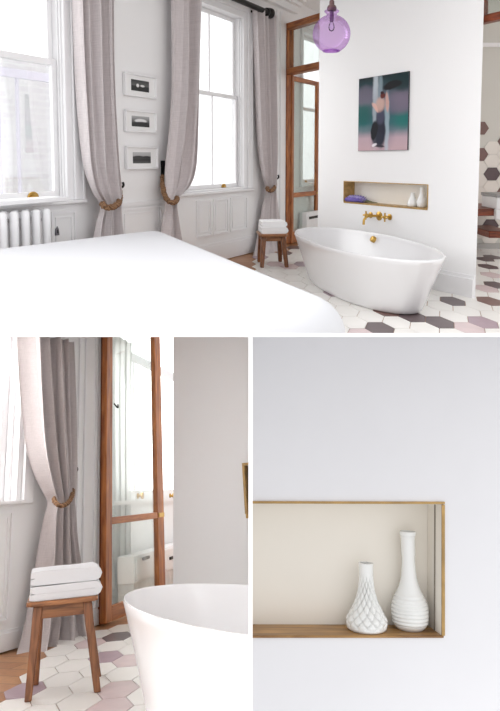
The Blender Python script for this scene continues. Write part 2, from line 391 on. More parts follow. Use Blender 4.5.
def towel(M, w, d, lt, layers, label, mat, group=None, seed=0):
    """a towel folded in flat layers with round folds at alternate ends; lt is the thickness of one layer"""
    rr = random.Random(seed); half = lt*.5; path = []
    for k in range(layers):
        z = half+k*lt*.97; x0, x1 = (-w/2+half, w/2-half) if k % 2 == 0 else (w/2-half, -w/2+half)
        off = rr.uniform(-.02, .0)*w
        pts = [(x0+(x1-x0)*i/14, z) for i in range(15)]
        if k == layers-1: pts = [(x0+(x1-x0)*i/14*(1+off), z) for i in range(15)]
        path += pts
        if k < layers-1:
            s = 1 if x1 > x0 else -1
            path += [(x1+s*math.sin(a)*lt*.485, z+lt*.485*(1-math.cos(a))) for a in (PI*.25, PI*.5, PI*.75)]
    L = []; Rr = []; n = len(path); hh = half*.97
    for i, (x, z) in enumerate(path):
        a = Vector(path[max(i-1, 0)]); b = Vector(path[min(i+1, n-1)]); tg = (b-a).normalized(); nn = Vector((-tg.y, tg.x))
        e = .75 if i in (0, n-1) else 1
        L.append(Vector((x, z))+nn*hh*e); Rr.append(Vector((x, z))-nn*hh*e)
    sec = L+Rr[::-1]; m = len(sec); nd = 16; mb = MB(); vs = []
    for j in range(nd+1):
        f = j/nd; y = (f-.5)*d; e = min(f, 1-f)*nd
        sh = (0 if e < .5 else .012*w if e < 1.5 else .016*w); 
        for q in sec:
            x = q.x*(1-(.018 if e < .5 else 0)); zc = q.y
            zz = zc+(noise.noise(Vector((x*9/w*.3, y*9/w*.3, seed+zc*4/w)))*.10*lt if zc > lt*.4 else 0)
            vs.append((x+.006*w*noise.noise(Vector((y*6/w, zc*30/w, seed+3))), y, max(zz, 0.0)))
    fs = [(j*m+i, j*m+(i+1) % m, (j+1)*m+(i+1) % m, (j+1)*m+i) for j in range(nd) for i in range(m)]
    for c in (0, nd):                                        # end strips between the two sides
        for i in range(n-1): fs.append((c*m+i, c*m+i+1, c*m+m-2-i, c*m+m-1-i))
    mb.add(vs, fs); o = mb.build('folded_towel', mat, None, M, smooth=70, bevel=lt*.16, seg=3)
    return tag(o, label, 'towel', group)
def bathtub(M, a, b, a2, b2, H, rim, label, ex=2.25, n=96, drain=None):
    t = thing('bathtub', M, label, 'bathtub')
    def sup(ang, A, B):
        c, s = math.cos(ang), math.sin(ang)
        return (A*abs(c)**(2/ex)*(1 if c >= 0 else -1), B*abs(s)**(2/ex)*(1 if s >= 0 else -1))
    r2 = rim*b/a
    prof = []                                               # (semi a, semi b, z)
    K = 14
    prof.append((a2*.96, b2*.96, 0)); prof.append((a2*.985, b2*.985, H*.012))
    for i in range(K+1):
        f = i/K; g = f**.8*.75+.25*f*f
        prof.append((a2+(a-a2)*g, b2+(b-b2)*g, H*(.03+.94*f)))
    prof += [(a-.006, b-.006, H*.992), (a-rim*.3, b-r2*.3, H), (a-rim*.7, b-r2*.7, H), (a-rim, b-r2, H*.985)]
    ai, bi = a-rim, b-r2
    for i in range(1, K+1):
        f = i/K; g = f**1.2
        prof.append((ai-(ai-a2*.86)*g*.9, bi-(bi-b2*.86)*g*.9, H*(.985-.70*f)))
    ae, be, _ = prof[-1]
    prof += [(ae*.9, be*.88, H*.235), (ae*.7, be*.66, H*.215), (ae*.3, be*.3, H*.205), (ae*.02, be*.02, H*.20)]
    mb = MB(); vs = []
    for A, B, z in prof:
        for j in range(n):
            x, y = sup(2*PI*j/n, A, B); vs.append((x, y, z))
    k = len(prof); fs = [(i*n+j, i*n+(j+1) % n, (i+1)*n+(j+1) % n, (i+1)*n+j) for i in range(k-1) for j in range(n)]
    fs += [tuple(range(n))[::-1], tuple(range((k-1)*n, k*n))]
    mb.add(vs, fs).build('tub_shell', ACRYL, t, smooth=55)
    if drain:
        x, z, r = drain
        f = (H*.985-z)/(H*.70); g = max(f, 0)**1.2
        A = ai-(ai-a2*.86)*g*.9; B = bi-(bi-b2*.86)*g*.9
        y = B*(1-(abs(x)/A)**ex)**(1/ex)
        Md = TR(x, y-.03, z) @ Matrix.Rotation(PI/2-.5, 4, 'X')
        o = MB().lathe([(r*.98, -.12), (r, .006), (r*.9, .02), (r*.4, .024), (r*.36, .03), (.001, .03)], 28, Md).build('overflow_plate', BRASS, t)
        o['label'] = 'round brass overflow plate'
    return t
def window(n, wall, s0, s1, z0, z1, dep=.12, zm=None, muntin=None, lifts=(), jamb=.09, rail=.06, case=.1, knob=False, zt0=None, zt1=None, lit=False, sill_out=.07, label=None, ls=.05, group=None):
    """sash window in an opening of a wall (x s0..s1, z z0..z1)"""
    t = thing('window_%d' % n, wall.W, label, None, None, 'structure')
    fr = MB()
    fr.box(s0, s0+jamb, 0, dep+.12, z0, z1); fr.box(s1-jamb, s1, 0, dep+.12, z0, z1); fr.box(s0+jamb, s1-jamb, 0, dep+.12, z1-jamb, z1); fr.box(s0+jamb, s1-jamb, 0, dep+.12, z0, z0+.03)
    for k in (.35, .7):                                       # stepped jamb beads
        fr.box(s0+jamb, s0+jamb+.015, dep*k, dep*k+.02, z0+.03, z1-jamb); fr.box(s1-jamb-.015, s1-jamb, dep*k, dep*k+.02, z0+.03, z1-jamb)
    fr.build('frame', TRIMP, t, bevel=.006)
    if case:
        c = MB(); e = case*.45
        c.box(s0-case, s0-.002, -.03, -.001, z0, z1+case); c.box(s1+.002, s1+case, -.03, -.001, z0, z1+case); c.box(s0-.002, s1+.002, -.03, -.001, z1+.002, z1+case)
        c.box(s0-case, s0-case+e*.5, -.045, -.03, z0, z1+case); c.box(s1+case-e*.5, s1+case, -.045, -.03, z0, z1+case)
        c.build('casing', TRIMP, t, bevel=.006)
    MB().box(s0-case, s1+case, -sill_out, dep, z0-.045, z0-.001).build('sill', TRIMP, t, bevel=.012)
    a, b = s0+jamb+.002, s1-jamb-.002; zm = zm or (z0+z1)/2
    def sash(nm, zb, zt, y):
        mb = MB(); mb.box(a, a+rail, y, y+.04, zb, zt); mb.box(b-rail, b, y, y+.04, zb, zt); mb.box(a+rail, b-rail, y, y+.04, zb, zb+rail); mb.box(a+rail, b-rail, y, y+.04, zt-rail, zt)
        if muntin: mb.box(muntin-.014, muntin+.014, y+.004, y+.036, zb+rail, zt-rail)
        o = mb.build(nm, TRIMP, t, bevel=.005)
        MB().box(a+rail*.9, b-rail*.9, y+.017, y+.022, zb+rail*.9, zt-rail*.9).build('pane', LIT if lit else GLASS, o)
        return o
    sash('upper_sash', zm-rail/2, z1-jamb-.002, dep+.055)
    lo = sash('lower_sash', z0+.032, zm+rail/2, dep+.005)
    for x in lifts:
        if knob: o = MB().lathe([(ls*.4, 0), (ls*.4, .01), (ls*.2, .014), (ls*.2, .03), (ls*.5, .04), (ls*.5, .06), (.002, .065)], 16, TR(x, dep+.005, z0+.032+rail*.5) @ Matrix.Rotation(PI/2, 4, 'X')).build('sash_knob', BRASS, lo)
        else:
            mb = MB(); pr = [(x+ls*math.cos(PI*i/12), z0+.034+ls*.9*math.sin(PI*i/12)) for i in range(13)]
            mb.slab(pr, dep-.012, dep+.004); pr2 = [(x+ls*.6*math.cos(PI*i/12), z0+.034+ls*.55*math.sin(PI*i/12)) for i in range(13)]
            mb.slab(pr2, dep-.03, dep-.012); o = mb.build('sash_lift', BRASS, lo, bevel=.004)
        o['label'] = 'brass window pull'
    return t
def wall_boxes(mb, s0, s1, z0, z1, y0, y1, holes):
    """wall between s0 and s1 with rectangular holes (a, b, za, zb), side by side"""
    x = s0
    for a, b, za, zb in sorted(holes):
        mb.box(x, a, y0, y1, z0, z1)
        if za > z0: mb.box(a, b, y0, y1, z0, za)
        if zb < z1: mb.box(a, b, y0, y1, zb, z1)
        x = b
    mb.box(x, s1, y0, y1, z0, z1); return mb
def panel(mb, a, b, za, zb, y, w=.025, d=.014):
    mb.box(a, b, y-d, y, zb-w, zb); mb.box(a, b, y-d, y, za, za+w); mb.box(a, a+w, y-d, y, za+w, zb-w); mb.box(b-w, b, y-d, y, za+w, zb-w)
def base_board(mb, a, b, h, y=0):
    mb.box(a, b, y-.022, y, 0, h*.86); mb.box(a, b, y-.014, y, h*.86, h)
def hexfield(mb, fn, W, H, cols, rows, pick, keep, gap=.012, thick=None):
    """flat-topped hexagons, W point to point and H flat to flat, placed by fn(a, b)"""
    for i in range(*cols):
        for j in range(*rows):
            a = i*.75*W; b = j*H+(H/2 if i % 2 else 0)
            if not keep(a, b): continue
            g = 1-gap/min(W, H); m = pick(a, b)
            pts = [(a+x*W*g, b+y*H*g) for x, y in ((.5, 0), (.25, .5), (-.25, .5), (-.5, 0), (-.25, -.5), (.25, -.5))]
            lo = [fn(p, q, 0) for p, q in pts]; hi = [fn(p, q, 1) for p, q in pts]
            mb.add(lo+hi, [tuple(range(6, 12))]+[(k, (k+1) % 6, 6+(k+1) % 6, 6+k) for k in range(6)], m)
def frame_picture(wall, a, b, za, zb, label, mat, group):
    t = thing('picture_frame', wall.W @ TR((a+b)/2, 0, (za+zb)/2), label, 'framed photograph', group)
    w, h = (b-a)/2, (zb-za)/2; f = min(w, h)*.16
    mb = MB(); mb.box(-w, w, -.05, -.004, h-f, h); mb.box(-w, w, -.05, -.004, -h, -h+f); mb.box(-w, -w+f, -.05, -.004, -h+f, h-f); mb.box(w-f, w, -.05, -.004, -h+f, h-f)
    mb.build('frame', TRIMP, t, bevel=.006)
    MB().box(-w+f*.9, w-f*.9, -.022, -.006, -h+f*.9, h-f*.9).build('mat', pmat('white picture mat', rgb(240, 239, 238), .9), t)
    MB().box(-w*.56, w*.56, -.027, -.0225, -h*.48, h*.48).build('photograph', mat, t)
    return t
def vase(M, prof, rf, label, n=96, m=None, group=None):
    o = MB().lathe(prof, n, None, rf).build('vase', m or CERAM, None, M, smooth=50)
    return tag(o, label, 'vase', group)
def vase_profile(ctrl, wall, n=90):
    """outer curve (r,z) smoothed, then the inside of the neck going down"""
    pts = smooth_path(ctrl, n); r, z = pts[-1]; z1 = z
    low = pts[0][1]
    return [(ctrl[0][0]*.85, low)]+pts+[(r-wall*.5, z1+wall*.25), (r-wall, z1), (r-wall*1.1, z1-(z1-low)*.25), (.0008, z1-(z1-low)*.26)]
def quilt_rf(zlo, zhi, depth, k=9, pitch=.05):
    def rf(r, z, a):
        if z < zlo or z > zhi: return r
        f = min(1, (z-zlo)/(.08*(zhi-zlo)))*min(1, (zhi-z)/(.25*(zhi-zlo)))
        p = abs(math.sin(k*a/2+PI*z/pitch)); q = abs(math.sin(k*a/2-PI*z/pitch))
        return r-depth*f*((1-p)**2.6+(1-q)**2.6)
    return rf
def rib_rf(zlo, zhi, depth, pitch):
    def rf(r, z, a):
        if z < zlo or z > zhi: return r
        return r+depth*(abs(math.sin(PI*(z-zlo)/pitch))-.5)
    return rf
# ================================================================== UPPER ROOM: bedroom with bathtub
T = Room(Vector((1, 0, 0)), Vector((0, 1, 0)), Vector((0, 0, 1)), 1.0, 1.6)
hx = lambda u: Vector(((u-PU)/FPX, 1/math.cos(TILT))).normalized()
DW, DT = hx(620), hx(-141)
WW = Wall(T, T.flr(234.5, 256.5), DW)                        # wall with the sash windows
TW = Wall(T, T.flr(475, 298), -DT)                           # wall behind the tub (x grows towards the doorway, 0 at its free edge)
S = lambda u, off=0.0: WW.px(u, 200, off)[0]
corner = S(286.3)                                            # where the glazed screen meets the window wall
CEIL = 4.62
# floor ------------------------------------------------------------
def inside(y0, y1, xr, off=.3):
    q = lambda y: ((y-WW.P.y-WW.n.y*off)/WW.d.y)
    e = lambda y: (WW.P+WW.n*off+WW.d*q(y)).x
    return [(e(y0), y0), (xr, y0), (xr, y1), (e(y1), y1)]
mb = MB().plate(inside(2.7, 17, 8), -.14, -.012); tag(mb.build('floor', PLANK), 'orange wood plank floor of the bedroom', kind='structure')
W1, H1 = .285, .52
ax = T.flr(452.5, 301)
spots = [(452.5,301,1),(430,322,1),(388.7,309,4),(414,313,2),(380,331,1),(487.7,320,2),(487,299,4),(491,291.5,3),(494,281.5,1),(483.7,258.5,1),(497,277,3),(337,294,2),(289,249,1),(281,254,1),(270,262,3),
         (493,256.5,1),(499,269,1),(305,262,2),(466,328,3),(350,330,3),(262,258,2),(284,268,3)]
spw = [(T.flr(u, v), c) for u, v, c in spots]
def pick(a, b):
    p = (ax.x+a, ax.y+b)
    for q, c in spw:
        if abs(p[0]-q.x) < W1*.42 and abs(p[1]-q.y) < H1*.5: return c
    return 0
fe0, fe1 = T.flr(259, 272).xy, T.flr(256.5, 251).xy
def keep(a, b):
    p = Vector((ax.x+a, ax.y+b)); q = p-fe0
    return WW.loc(p).y < -.3 and p.y < 14.5 and (q.x*(fe1.y-fe0.y)-q.y*(fe1.x-fe0.x) > 0)
mb = MB(); hexfield(mb, lambda a, b, c: (ax.x+a, ax.y+b, -.006+.006*c), W1, H1, (-14, 14), (-12, 14), pick, keep, gap=.007)
tag(mb.build('floor_tiles', HEXM, smooth=0), 'white, mauve and dark hexagon floor tiles around the bathtub', kind='structure')
# window wall ------------------------------------------------------
z_s1 = WW.px(45, 201.5)[1]; z_s2 = WW.px(225, 190)[1]; z_t2 = WW.px(231, 13)[1]
w1 = (S(-50), S(74), z_s1, 4.2); w2 = (S(178), S(247), z_s2, z_t2+.1)
s3a, s3b = S(301), S(330); z_s3 = WW.px(312, 184)[1]; w3 = (s3a, s3b, z_s3, 4.2)
mb = MB(); wall_boxes(mb, S(-90), 6.5, 0, CEIL, 0, .3, [(w[0], w[1], w[2], w[3]) for w in (w1, w2, w3)])
tag(mb.build('wall_left', WALLP, None, WW.W, smooth=0), 'white wall holding the tall sash windows', kind='structure')
zm1 = WW.px(33, 60, .2)[1]; zm2 = WW.px(215, 95, .2)[1]
window(1, WW, *w1, zm=zm1, lifts=(WW.px(41, 196)[0],), case=.16, jamb=.1, rail=.07, ls=.085, label='tall bright sash window above the radiator at the left')
window(2, WW, *w2, zm=zm2, muntin=S(211, .17), lifts=(S(230),), case=.14, jamb=.1, rail=.06, ls=.07, label='tall sash window between the pale middle curtain and the corner curtain')
window(3, WW, *w3, zm=zm2, lifts=(S(311),), case=.1, rail=.06, label='sash window seen through the glazed door')
mb = MB(); a, b = S(-90), S(96); hb = .30
for (a, b, zt) in ((S(-60), S(48), z_s1-.1), (S(50), S(75), z_s1-.12), (S(120.5), S(161), WW.px(140, 207)[1]), (S(196), S(211), z_s2-.13), (S(213), S(228), z_s2-.13), (S(230), S(247), z_s2-.13)):
    panel(mb, a, b, hb+.12, zt, -.001, .03, .018)
    panel(mb, a+.07, b-.07, hb+.19, zt-.07, -.001, .012, .01)
mb.box(S(119), S(163), -.03, -.001, WW.px(140, 207)[1]+.03, WW.px(140, 207)[1]+.075)
tag(mb.build('trim_1', TRIMP, None, WW.W, smooth=0), 'white wainscot panel moulding under the windows', kind='structure')
mb = MB(); base_board(mb, S(-90), corner-.02, hb); tag(mb.build('baseboard_left', TRIMP, None, WW.W, smooth=0), 'white baseboard along the window wall', kind='structure')
mb = MB()
for a, b in ((S(275.5), S(277)), (S(279), S(280.4))): mb.box(a, b, -.03, -.001, hb, 4.3)
tag(mb.build('trim_2', TRIMP, None, WW.W, smooth=0), 'narrow upright mouldings beside the corner curtain', kind='structure')
mb = MB(); s = WW.px(109, 230)[0]
# ceiling + cornice
mb = MB().plate(inside(6, 17.5, 6), CEIL, CEIL+.1); tag(mb.build('ceiling', CEILP), 'white ceiling', kind='structure')
mb = MB(); mb.slab([(0, 0), (0, 0)], 0, 0) if False else None
for d, h in ((.10, .26), (.18, .14), (.26, .07)): mb.box(S(-90), corner+.3, -d, -.001, CEIL-h, CEIL-.001)
tag(mb.build('trim_3', CEILP, None, WW.W, smooth=0), 'white cornice above the windows', kind='structure')
# facade across the street, rail outside
fz = WW.px(33, 58, 7)[1]; mb = MB().box(S(-80, 7), S(100, 7), 7, 7.4, -3, fz); tag(mb.build('exterior_wall', BRICK, None, WW.W, smooth=0), 'pale brick building across the street', kind='structure')
t = thing('fire_escape', WW.W, 'pale lavender metal fire escape rail outside the left window', 'fire escape')
LAV = pmat('pale lavender paint', rgb(206, 203, 216), .6)
za = WW.px(33, 76, 1.2)[1]
MB().box(S(2, 1.2), S(66, 1.2), 1.2, 1.26, za-.05, za+.06).build('rail', LAV, t)
for u in (3, 22, 64):
    s = S(u, 1.2); MB().box(s-.015, s+.015, 1.21, 1.25, za-3.3, za-.05).build('post', LAV, t)
# radiators --------------------------------------------------------
def radiator(wall, a, b, zt, n, z0, label, y1=-.1, dep=.2):
    t = thing('radiator', wall.W @ TR(0, 0, 0), label, 'radiator')
    p = (b-a)/n; r = p*.3
    for i in range(n):
        x = a+p*(i+.5); mb = MB()
        for y in (y1-.03, y1-dep+.03):
            mb.tube([(x, y, z0+.03)]+[(x, y, z0+.03+(zt-z0-.06)*k/6) for k in range(1, 7)]+[(x, y, zt-.01)], [r*.7]+[r]*6+[r*.55], 12)
        mb.box(x-r*.8, x+r*.8, y1-dep+.03, y1-.03, zt-.09, zt-.03); mb.box(x-r*.8, x+r*.8, y1-dep+.03, y1-.03, z0+.05, z0+.12)
        mb.build('column', TRIMP, t, smooth=60)
    for z in (z0+.085, zt-.13): MB().tube([(a, y1-dep/2, z), (b, y1-dep/2, z)], r*.35, 10).build('manifold', TRIMP, t)
    for x in (a+p*.5, b-p*.5): MB().box(x-r*.8, x+r*.8, y1-dep, y1, 0, z0+.06).build('foot', TRIMP, t, bevel=.01)
    return t
radiator(WW, S(-22, -.2), S(46, -.2), WW.px(20, 215, -.2)[1]+.06, 6, .1, 'white cast iron column radiator under the left window beside the bed')
MB_ = MB().box(S(-24), S(49), -.28, -.001, WW.px(20, 214, -.2)[1]+.10, WW.px(20, 214, -.2)[1]+.15)
tag(MB_.build('radiator_shelf', TRIMP, None, WW.W, bevel=.01), 'white shelf board fixed above the column radiator', 'shelf')
t = thing('key_escutcheon', WW.W @ TR(S(55.5), -.001, WW.px(55.5, 231)[1]), 'small dark keyhole plate on the panel right of the radiator', 'keyhole plate')
MB().slab([(-.03, -.05), (.03, -.05), (.022, .02), (0, .055), (-.022, .02)], -.02, 0).build('plate', pmat('pewter', rgb(120, 116, 122), .4, .6), t, bevel=.004)
MB().slab([(-.008, -.025), (.008, -.025), (.006, .015), (-.006, .015)], -.024, -.0202).build('keyhole', IRON, t)
# curtains ---------------------------------------------------------
def rows(wall, lst, off):
    out = []
    for v, ul, ur, df, dy in lst:
        a = wall.px(ul, v, off+dy)[0]; b = wall.px(ur, v, off+dy)[0]; z = wall.px((ul+ur)/2, v, off+dy)[1]
        out.append((z, a, b, df, dy))
    return out
CO = -.2
curtain(WW, rows(WW, [(-30, 75, 110, 1, 0), (20, 77, 110, 1, 0), (70, 79, 111, 1, 0), (120, 82, 113, .95, 0), (165, 86, 116, .8, 0), (190, 93, 119, .6, 0), (205, 101.5, 119, .55, 0), (222, 98, 119.5, .65, 0), (245, 94, 121, .9, 0), (262, 90, 124, 1, 0)], CO),
        'taupe linen curtain to the right of the radiator window, tied back with rope', CO, .13, 5, 3, group=None)
curtain(WW, rows(WW, [(-30, 176, 200, 1, 0), (30, 176, 198, 1, 0), (90, 175, 196.5, 1, 0), (130, 172, 196, .95, 0), (165, 168, 195, .8, 0), (185, 167.5, 190, .6, 0), (201, 168, 176, .5, 0), (222, 166, 177, .6, 0), (250, 164, 180, .9, 0), (266, 162, 182, 1, 0)], CO),
        'taupe linen curtain hooked back beside the three framed photographs', CO, .13, 4, 11)
curtain(WW, rows(WW, [(12, 255.5, 273, 1, 0), (60, 257, 274, 1, 0), (110, 258.5, 275, 1, 0), (150, 260.5, 275.5, .9, 0), (175, 264, 275.5, .7, 0), (189, 267.5, 275, .5, 0), (205, 264, 276, .6, 0), (230, 260, 278, .8, 0), (247, 257, 281, 1, -.05), (256, 255, 284, 1.1, -.2)], -.16),
        'taupe linen curtain in the far corner behind the small stool', -.16, .11, 4, 21)
rp = lambda wall, L, base=0: [(wall.px(u, v, o)[0], o, wall.px(u, v, o)[1]) for u, v, o in L]
tieback(WW, rp(WW, [(118.5, 186, -.02), (119.8, 196, -.14), (118.5, 203, -.3), (113, 206.8, -.38), (106, 207.2, -.36), (102.5, 204.5, -.26), (103.5, 202, -.1)]), .036, 'brown rope tieback around the curtain right of the radiator', (S(118.5), 0, WW.px(118.5, 185)[1], .06))
tieback(WW, rp(WW, [(163, 176, -.05), (163, 188, -.16), (166, 198, -.28), (171, 202.5, -.36), (175.5, 201.5, -.34), (177, 198, -.22), (175, 196, -.08)]), .036, 'brown rope tieback below the black hook near the framed photographs', (S(163), 0, WW.px(163, 170)[1], .13))
tieback(WW, rp(WW, [(274.5, 178, -.02), (275, 184, -.1), (273.5, 189, -.26), (270, 190.8, -.32), (267.3, 189, -.24), (268, 187, -.08)]), .034, 'brown rope tieback on the far corner curtain behind the stool', (S(274.5), 0, WW.px(274.5, 177)[1], .06))
t = thing('curtain_rod', WW.W, 'black curtain rod with round finial above the far window', 'curtain rod')
ra, rb = WW.px(215, -8, -.2), WW.px(269.5, 12, -.2); zr = WW.px(262, 10, -.2)[1]
MB().tube([(ra[0]-2, -.2, zr), (rb[0]-.12, -.2, zr)], .045, 14).build('rod', IRON, t)
MB().lathe([(.045, -.14), (.07, -.12), (.07, -.09), (.05, -.07), (.085, -.03), (.09, .03), (.06, .07), (.004, .085)], 18, TR(rb[0], -.2, zr) @ Matrix.Rotation(PI/2, 4, 'Y')).build('finial', IRON, t)
sx = rb[0]-.35; MB().box(sx-.02, sx+.02, -.2, 0, zr-.04, zr-.0).build('bracket', IRON, t)
# three framed photographs -----------------------------------------
K = lambda g, a=1: (lin(g), lin(g), lin(g), a)
pm = [painted('sea print', [(0, K(40)), (.42, K(28)), (.5, K(90)), (1, K(46))], [(.35, .5, .08, .16, 0, K(235), .5), (.62, .5, .12, .1, 0, K(225), .6)]),
      painted('hill print', [(0, K(36)), (.3, K(60)), (.6, K(120)), (1, K(178))], [(.5, .55, .34, .2, 0, K(226), .4), (.45, .3, .5, .16, .1, K(40), .5)]),
      painted('shore print', [(0, K(90)), (.3, K(44)), (.55, K(70)), (.7, K(176)), (1, K(190))], [(.3, .5, .3, .18, 0, K(60), .4), (.75, .55, .2, .1, 0, K(50), .4)])]
for (ul, ur, vt, vb), m, lab in zip(((124.3, 155.4, 74.8, 97.5), (124.4, 155.2, 110.8, 132.5), (124.8, 156.3, 146.2, 169.3)), pm, ('topmost of three small white framed photographs, pale shapes on dark sea', 'middle of three small white framed photographs, a bright pale hill', 'lowest of three small white framed photographs, a dark shore')):
    a, b = S(ul), S(ur); uc = (ul+ur)/2
    frame_picture(WW, a, b, WW.px(uc, vb)[1], WW.px(uc, vt)[1], lab, m, 'framed photographs between the windows')
# bed --------------------------------------------------------------
BT = .80
fl = T.flr(2, 245.5, BT); fa = T.flr(163, 226.5, BT); fb = Vector((.70, 3.72, 0))
d1 = (fl-fa).normalized()
bed_pts = [(fa.x, fa.y), (fa.x+d1.x*4.6, fa.y+d1.y*4.6), (fb.x-1.9, fb.y-.72), (fb.x, fb.y)]
arcs = rounded_poly(bed_pts, [.26, .4, .3, .50], 14)
mb = MB(); prof = [(0, .04), (0, .12), (-.03, .3), (-.02, .42)]+[(.22*(1-math.cos(a)), BT-.22+.22*math.sin(a)) for a in [PI/2*i/7 for i in range(8)]]
rings = []
for d, z in prof: rings.append([Vector((p.x, p.y, z)) for p in ring(arcs, d)])
top = rings[-1]; c = sum(top, Vector())/len(top)
for k in range(1, 16):
    f = 1-k/16
    rings.append([c+(p-c)*f for p in top])
n = len(top); vs = []
for i, rg in enumerate(rings):
    for p in rg:
        e = min(1, max(0, (i-6)/4)); wv = noise.noise(Vector((p.x*.9, p.y*.5, 3)))*.018*e+noise.noise(Vector((p.x*3, p.y*1.3, 8)))*.004*e
        sd = .018*noise.noise(Vector((p.x*3.2, p.y*3.2, p.z*.8))) if i < 5 else 0
        vs.append((p.x+sd, p.y+sd, p.z+wv))
fs = [(i*n+j, i*n+(j+1) % n, (i+1)*n+(j+1) % n, (i+1)*n+j) for i in range(len(rings)-1) for j in range(n)]
vs.append((c.x, c.y, BT)); fs += [((len(rings)-1)*n+j, (len(rings)-1)*n+(j+1) % n, len(vs)-1) for j in range(n)]
tag(mb.add(vs, fs).build('bed', LINEN, smooth=80), 'large bed under a smooth white cover in front of the sash windows', 'bed')
# wall behind the tub with the niche -------------------------------
nA = TW.px(344, 191)[0]; nB = TW.px(428, 197)[0]; nT = (TW.px(344, 180.5)[1]+TW.px(428, 185.5)[1])/2; nZ = (TW.px(344, 202.8)[1]+TW.px(428, 210.3)[1])/2
tL = TW.px(318, 200)[0]; bk = TW.px(478.2, 200, .3)[0]
mb = MB(); wall_boxes(mb, tL, nB+.02, 0, CEIL, 0, .3, [(nA-.001, nB, nZ, nT)])
mb.plate([(nB+.02, 0), (0, 0), (bk, .3), (nB+.02, .3)], 0, CEIL)
tag(mb.build('wall_back', WALLP, None, TW.W, smooth=0), 'white wall behind the bathtub with a recessed shelf', kind='structure')
mb = MB(); hb2 = .26; mb.box(TW.px(330, 250)[0], -.002, -.045, -.001, 0, hb2*.84); mb.box(TW.px(330, 250)[0], -.002, -.022, -.001, hb2*.84, hb2)
tag(mb.build('baseboard_back', TRIMP, None, TW.W, smooth=0), 'white baseboard behind the bathtub', kind='structure')
nd = .2
def niche(wall, a, b, z0, z1, dep, tr, label, shelfmat=OLDGOLD, lip=.006):
    t = thing('trim_4' if wall is TW else 'trim_5', wall.W, label, kind='structure')
    MB().box(a, b, dep-.012, dep, z0, z1).build('back_panel', CREAM if wall is TW else OLDGOLD, t, smooth=0)
    MB().box(a, b, -lip, dep-.013, z0, z0+tr).build('shelf_board', shelfmat, t, smooth=0)
    MB().box(a, b, 0, dep-.013, z1-tr*.4, z1).build('top_lining', CREAM, t, smooth=0)
    mb = MB().box(a, a+tr*.5, 0, dep-.013, z0+tr, z1-tr*.4).box(b-tr*.5, b, 0, dep-.013, z0+tr, z1-tr*.4); mb.build('side_lining', shelfmat, t, smooth=0)
    mb = MB(); e = tr*.7
    mb.box(a-e*.2, b+e*.2, -lip*1.5, 0, z1-e*.5, z1+e*.3); mb.box(a-e*.2, a+e*.6, -lip*1.5, 0, z0+tr, z1-e*.5); mb.box(b-e*.6, b+e*.2, -lip*1.5, 0, z0+tr, z1-e*.5)
    mb.build('edging', OLDGOLD, t, smooth=0)
    return t
niche(TW, nA, nB, nZ, nT, nd, .02, 'gold edged recessed wall shelf above the bathtub')
def on_niche(u, y, z): return TW.W @ TR(TW.px(u, 200, y)[0], y, z)
zs = nZ+.02
hv = TW.px(412, 193, .1)[1]-zs
prof = vase_profile([(.05, 0), (.062, .01), (.066, .04), (.05, .09), (.03, .14), (.024, .18), (.026, hv)], .004)
vase(on_niche(412.5, .11, zs), prof, None, 'shorter white vase on the gold shelf above the bathtub', 48, group='vases in the niche above the bathtub')
hv = TW.px(421.5, 187.5, .1)[1]-zs
prof = vase_profile([(.045, 0), (.058, .015), (.064, .06), (.058, .1), (.034, .15), (.026, .2), (.028, hv)], .004)
vase(on_niche(421.8, .12, zs), prof, None, 'taller white vase at the right end of the gold shelf above the bathtub', 48, group='vases in the niche above the bathtub')
t = thing('lavender_bunch', on_niche(358, .09, zs), 'bunch of purple lavender lying on the gold wall shelf', 'flowers')
LV = [pmat('lavender violet', rgb(128, 112, 190), .9), pmat('lavender pale', rgb(176, 166, 216), .9)]; ST = pmat('dry green stem', rgb(120, 122, 92), .9)
for i in range(16):
    y = R_.uniform(-.06, .06); z = R_.uniform(.012, .075)*(1-abs(y)*5); x0 = R_.uniform(-.30, -.22); L = R_.uniform(.46, .62); zz = max(.012, z)
    s = MB().tube([(x0+L*.5, y*.6, zz), (x0+L+.1, y*.3, .014)], .004, 6).build('stem', ST, t)
    mb = MB()
    for k in range(15):
        f = k/14; r = .020*math.sin(PI*(.15+.8*f)); cx = x0+f*L*.8
        for q in range(3):
            a = 2*PI*q/3+k; cy, cz = y+.016*math.cos(a), zz+.016*math.sin(a)
            mb.lathe([(.002, -r), (r*.8, -r*.5), (r, 0), (r*.8, r*.5), (.002, r)], 6, TR(cx, cy, max(cz, r)))
    mb.build('blossom', LV[i % 2], t, smooth=60)
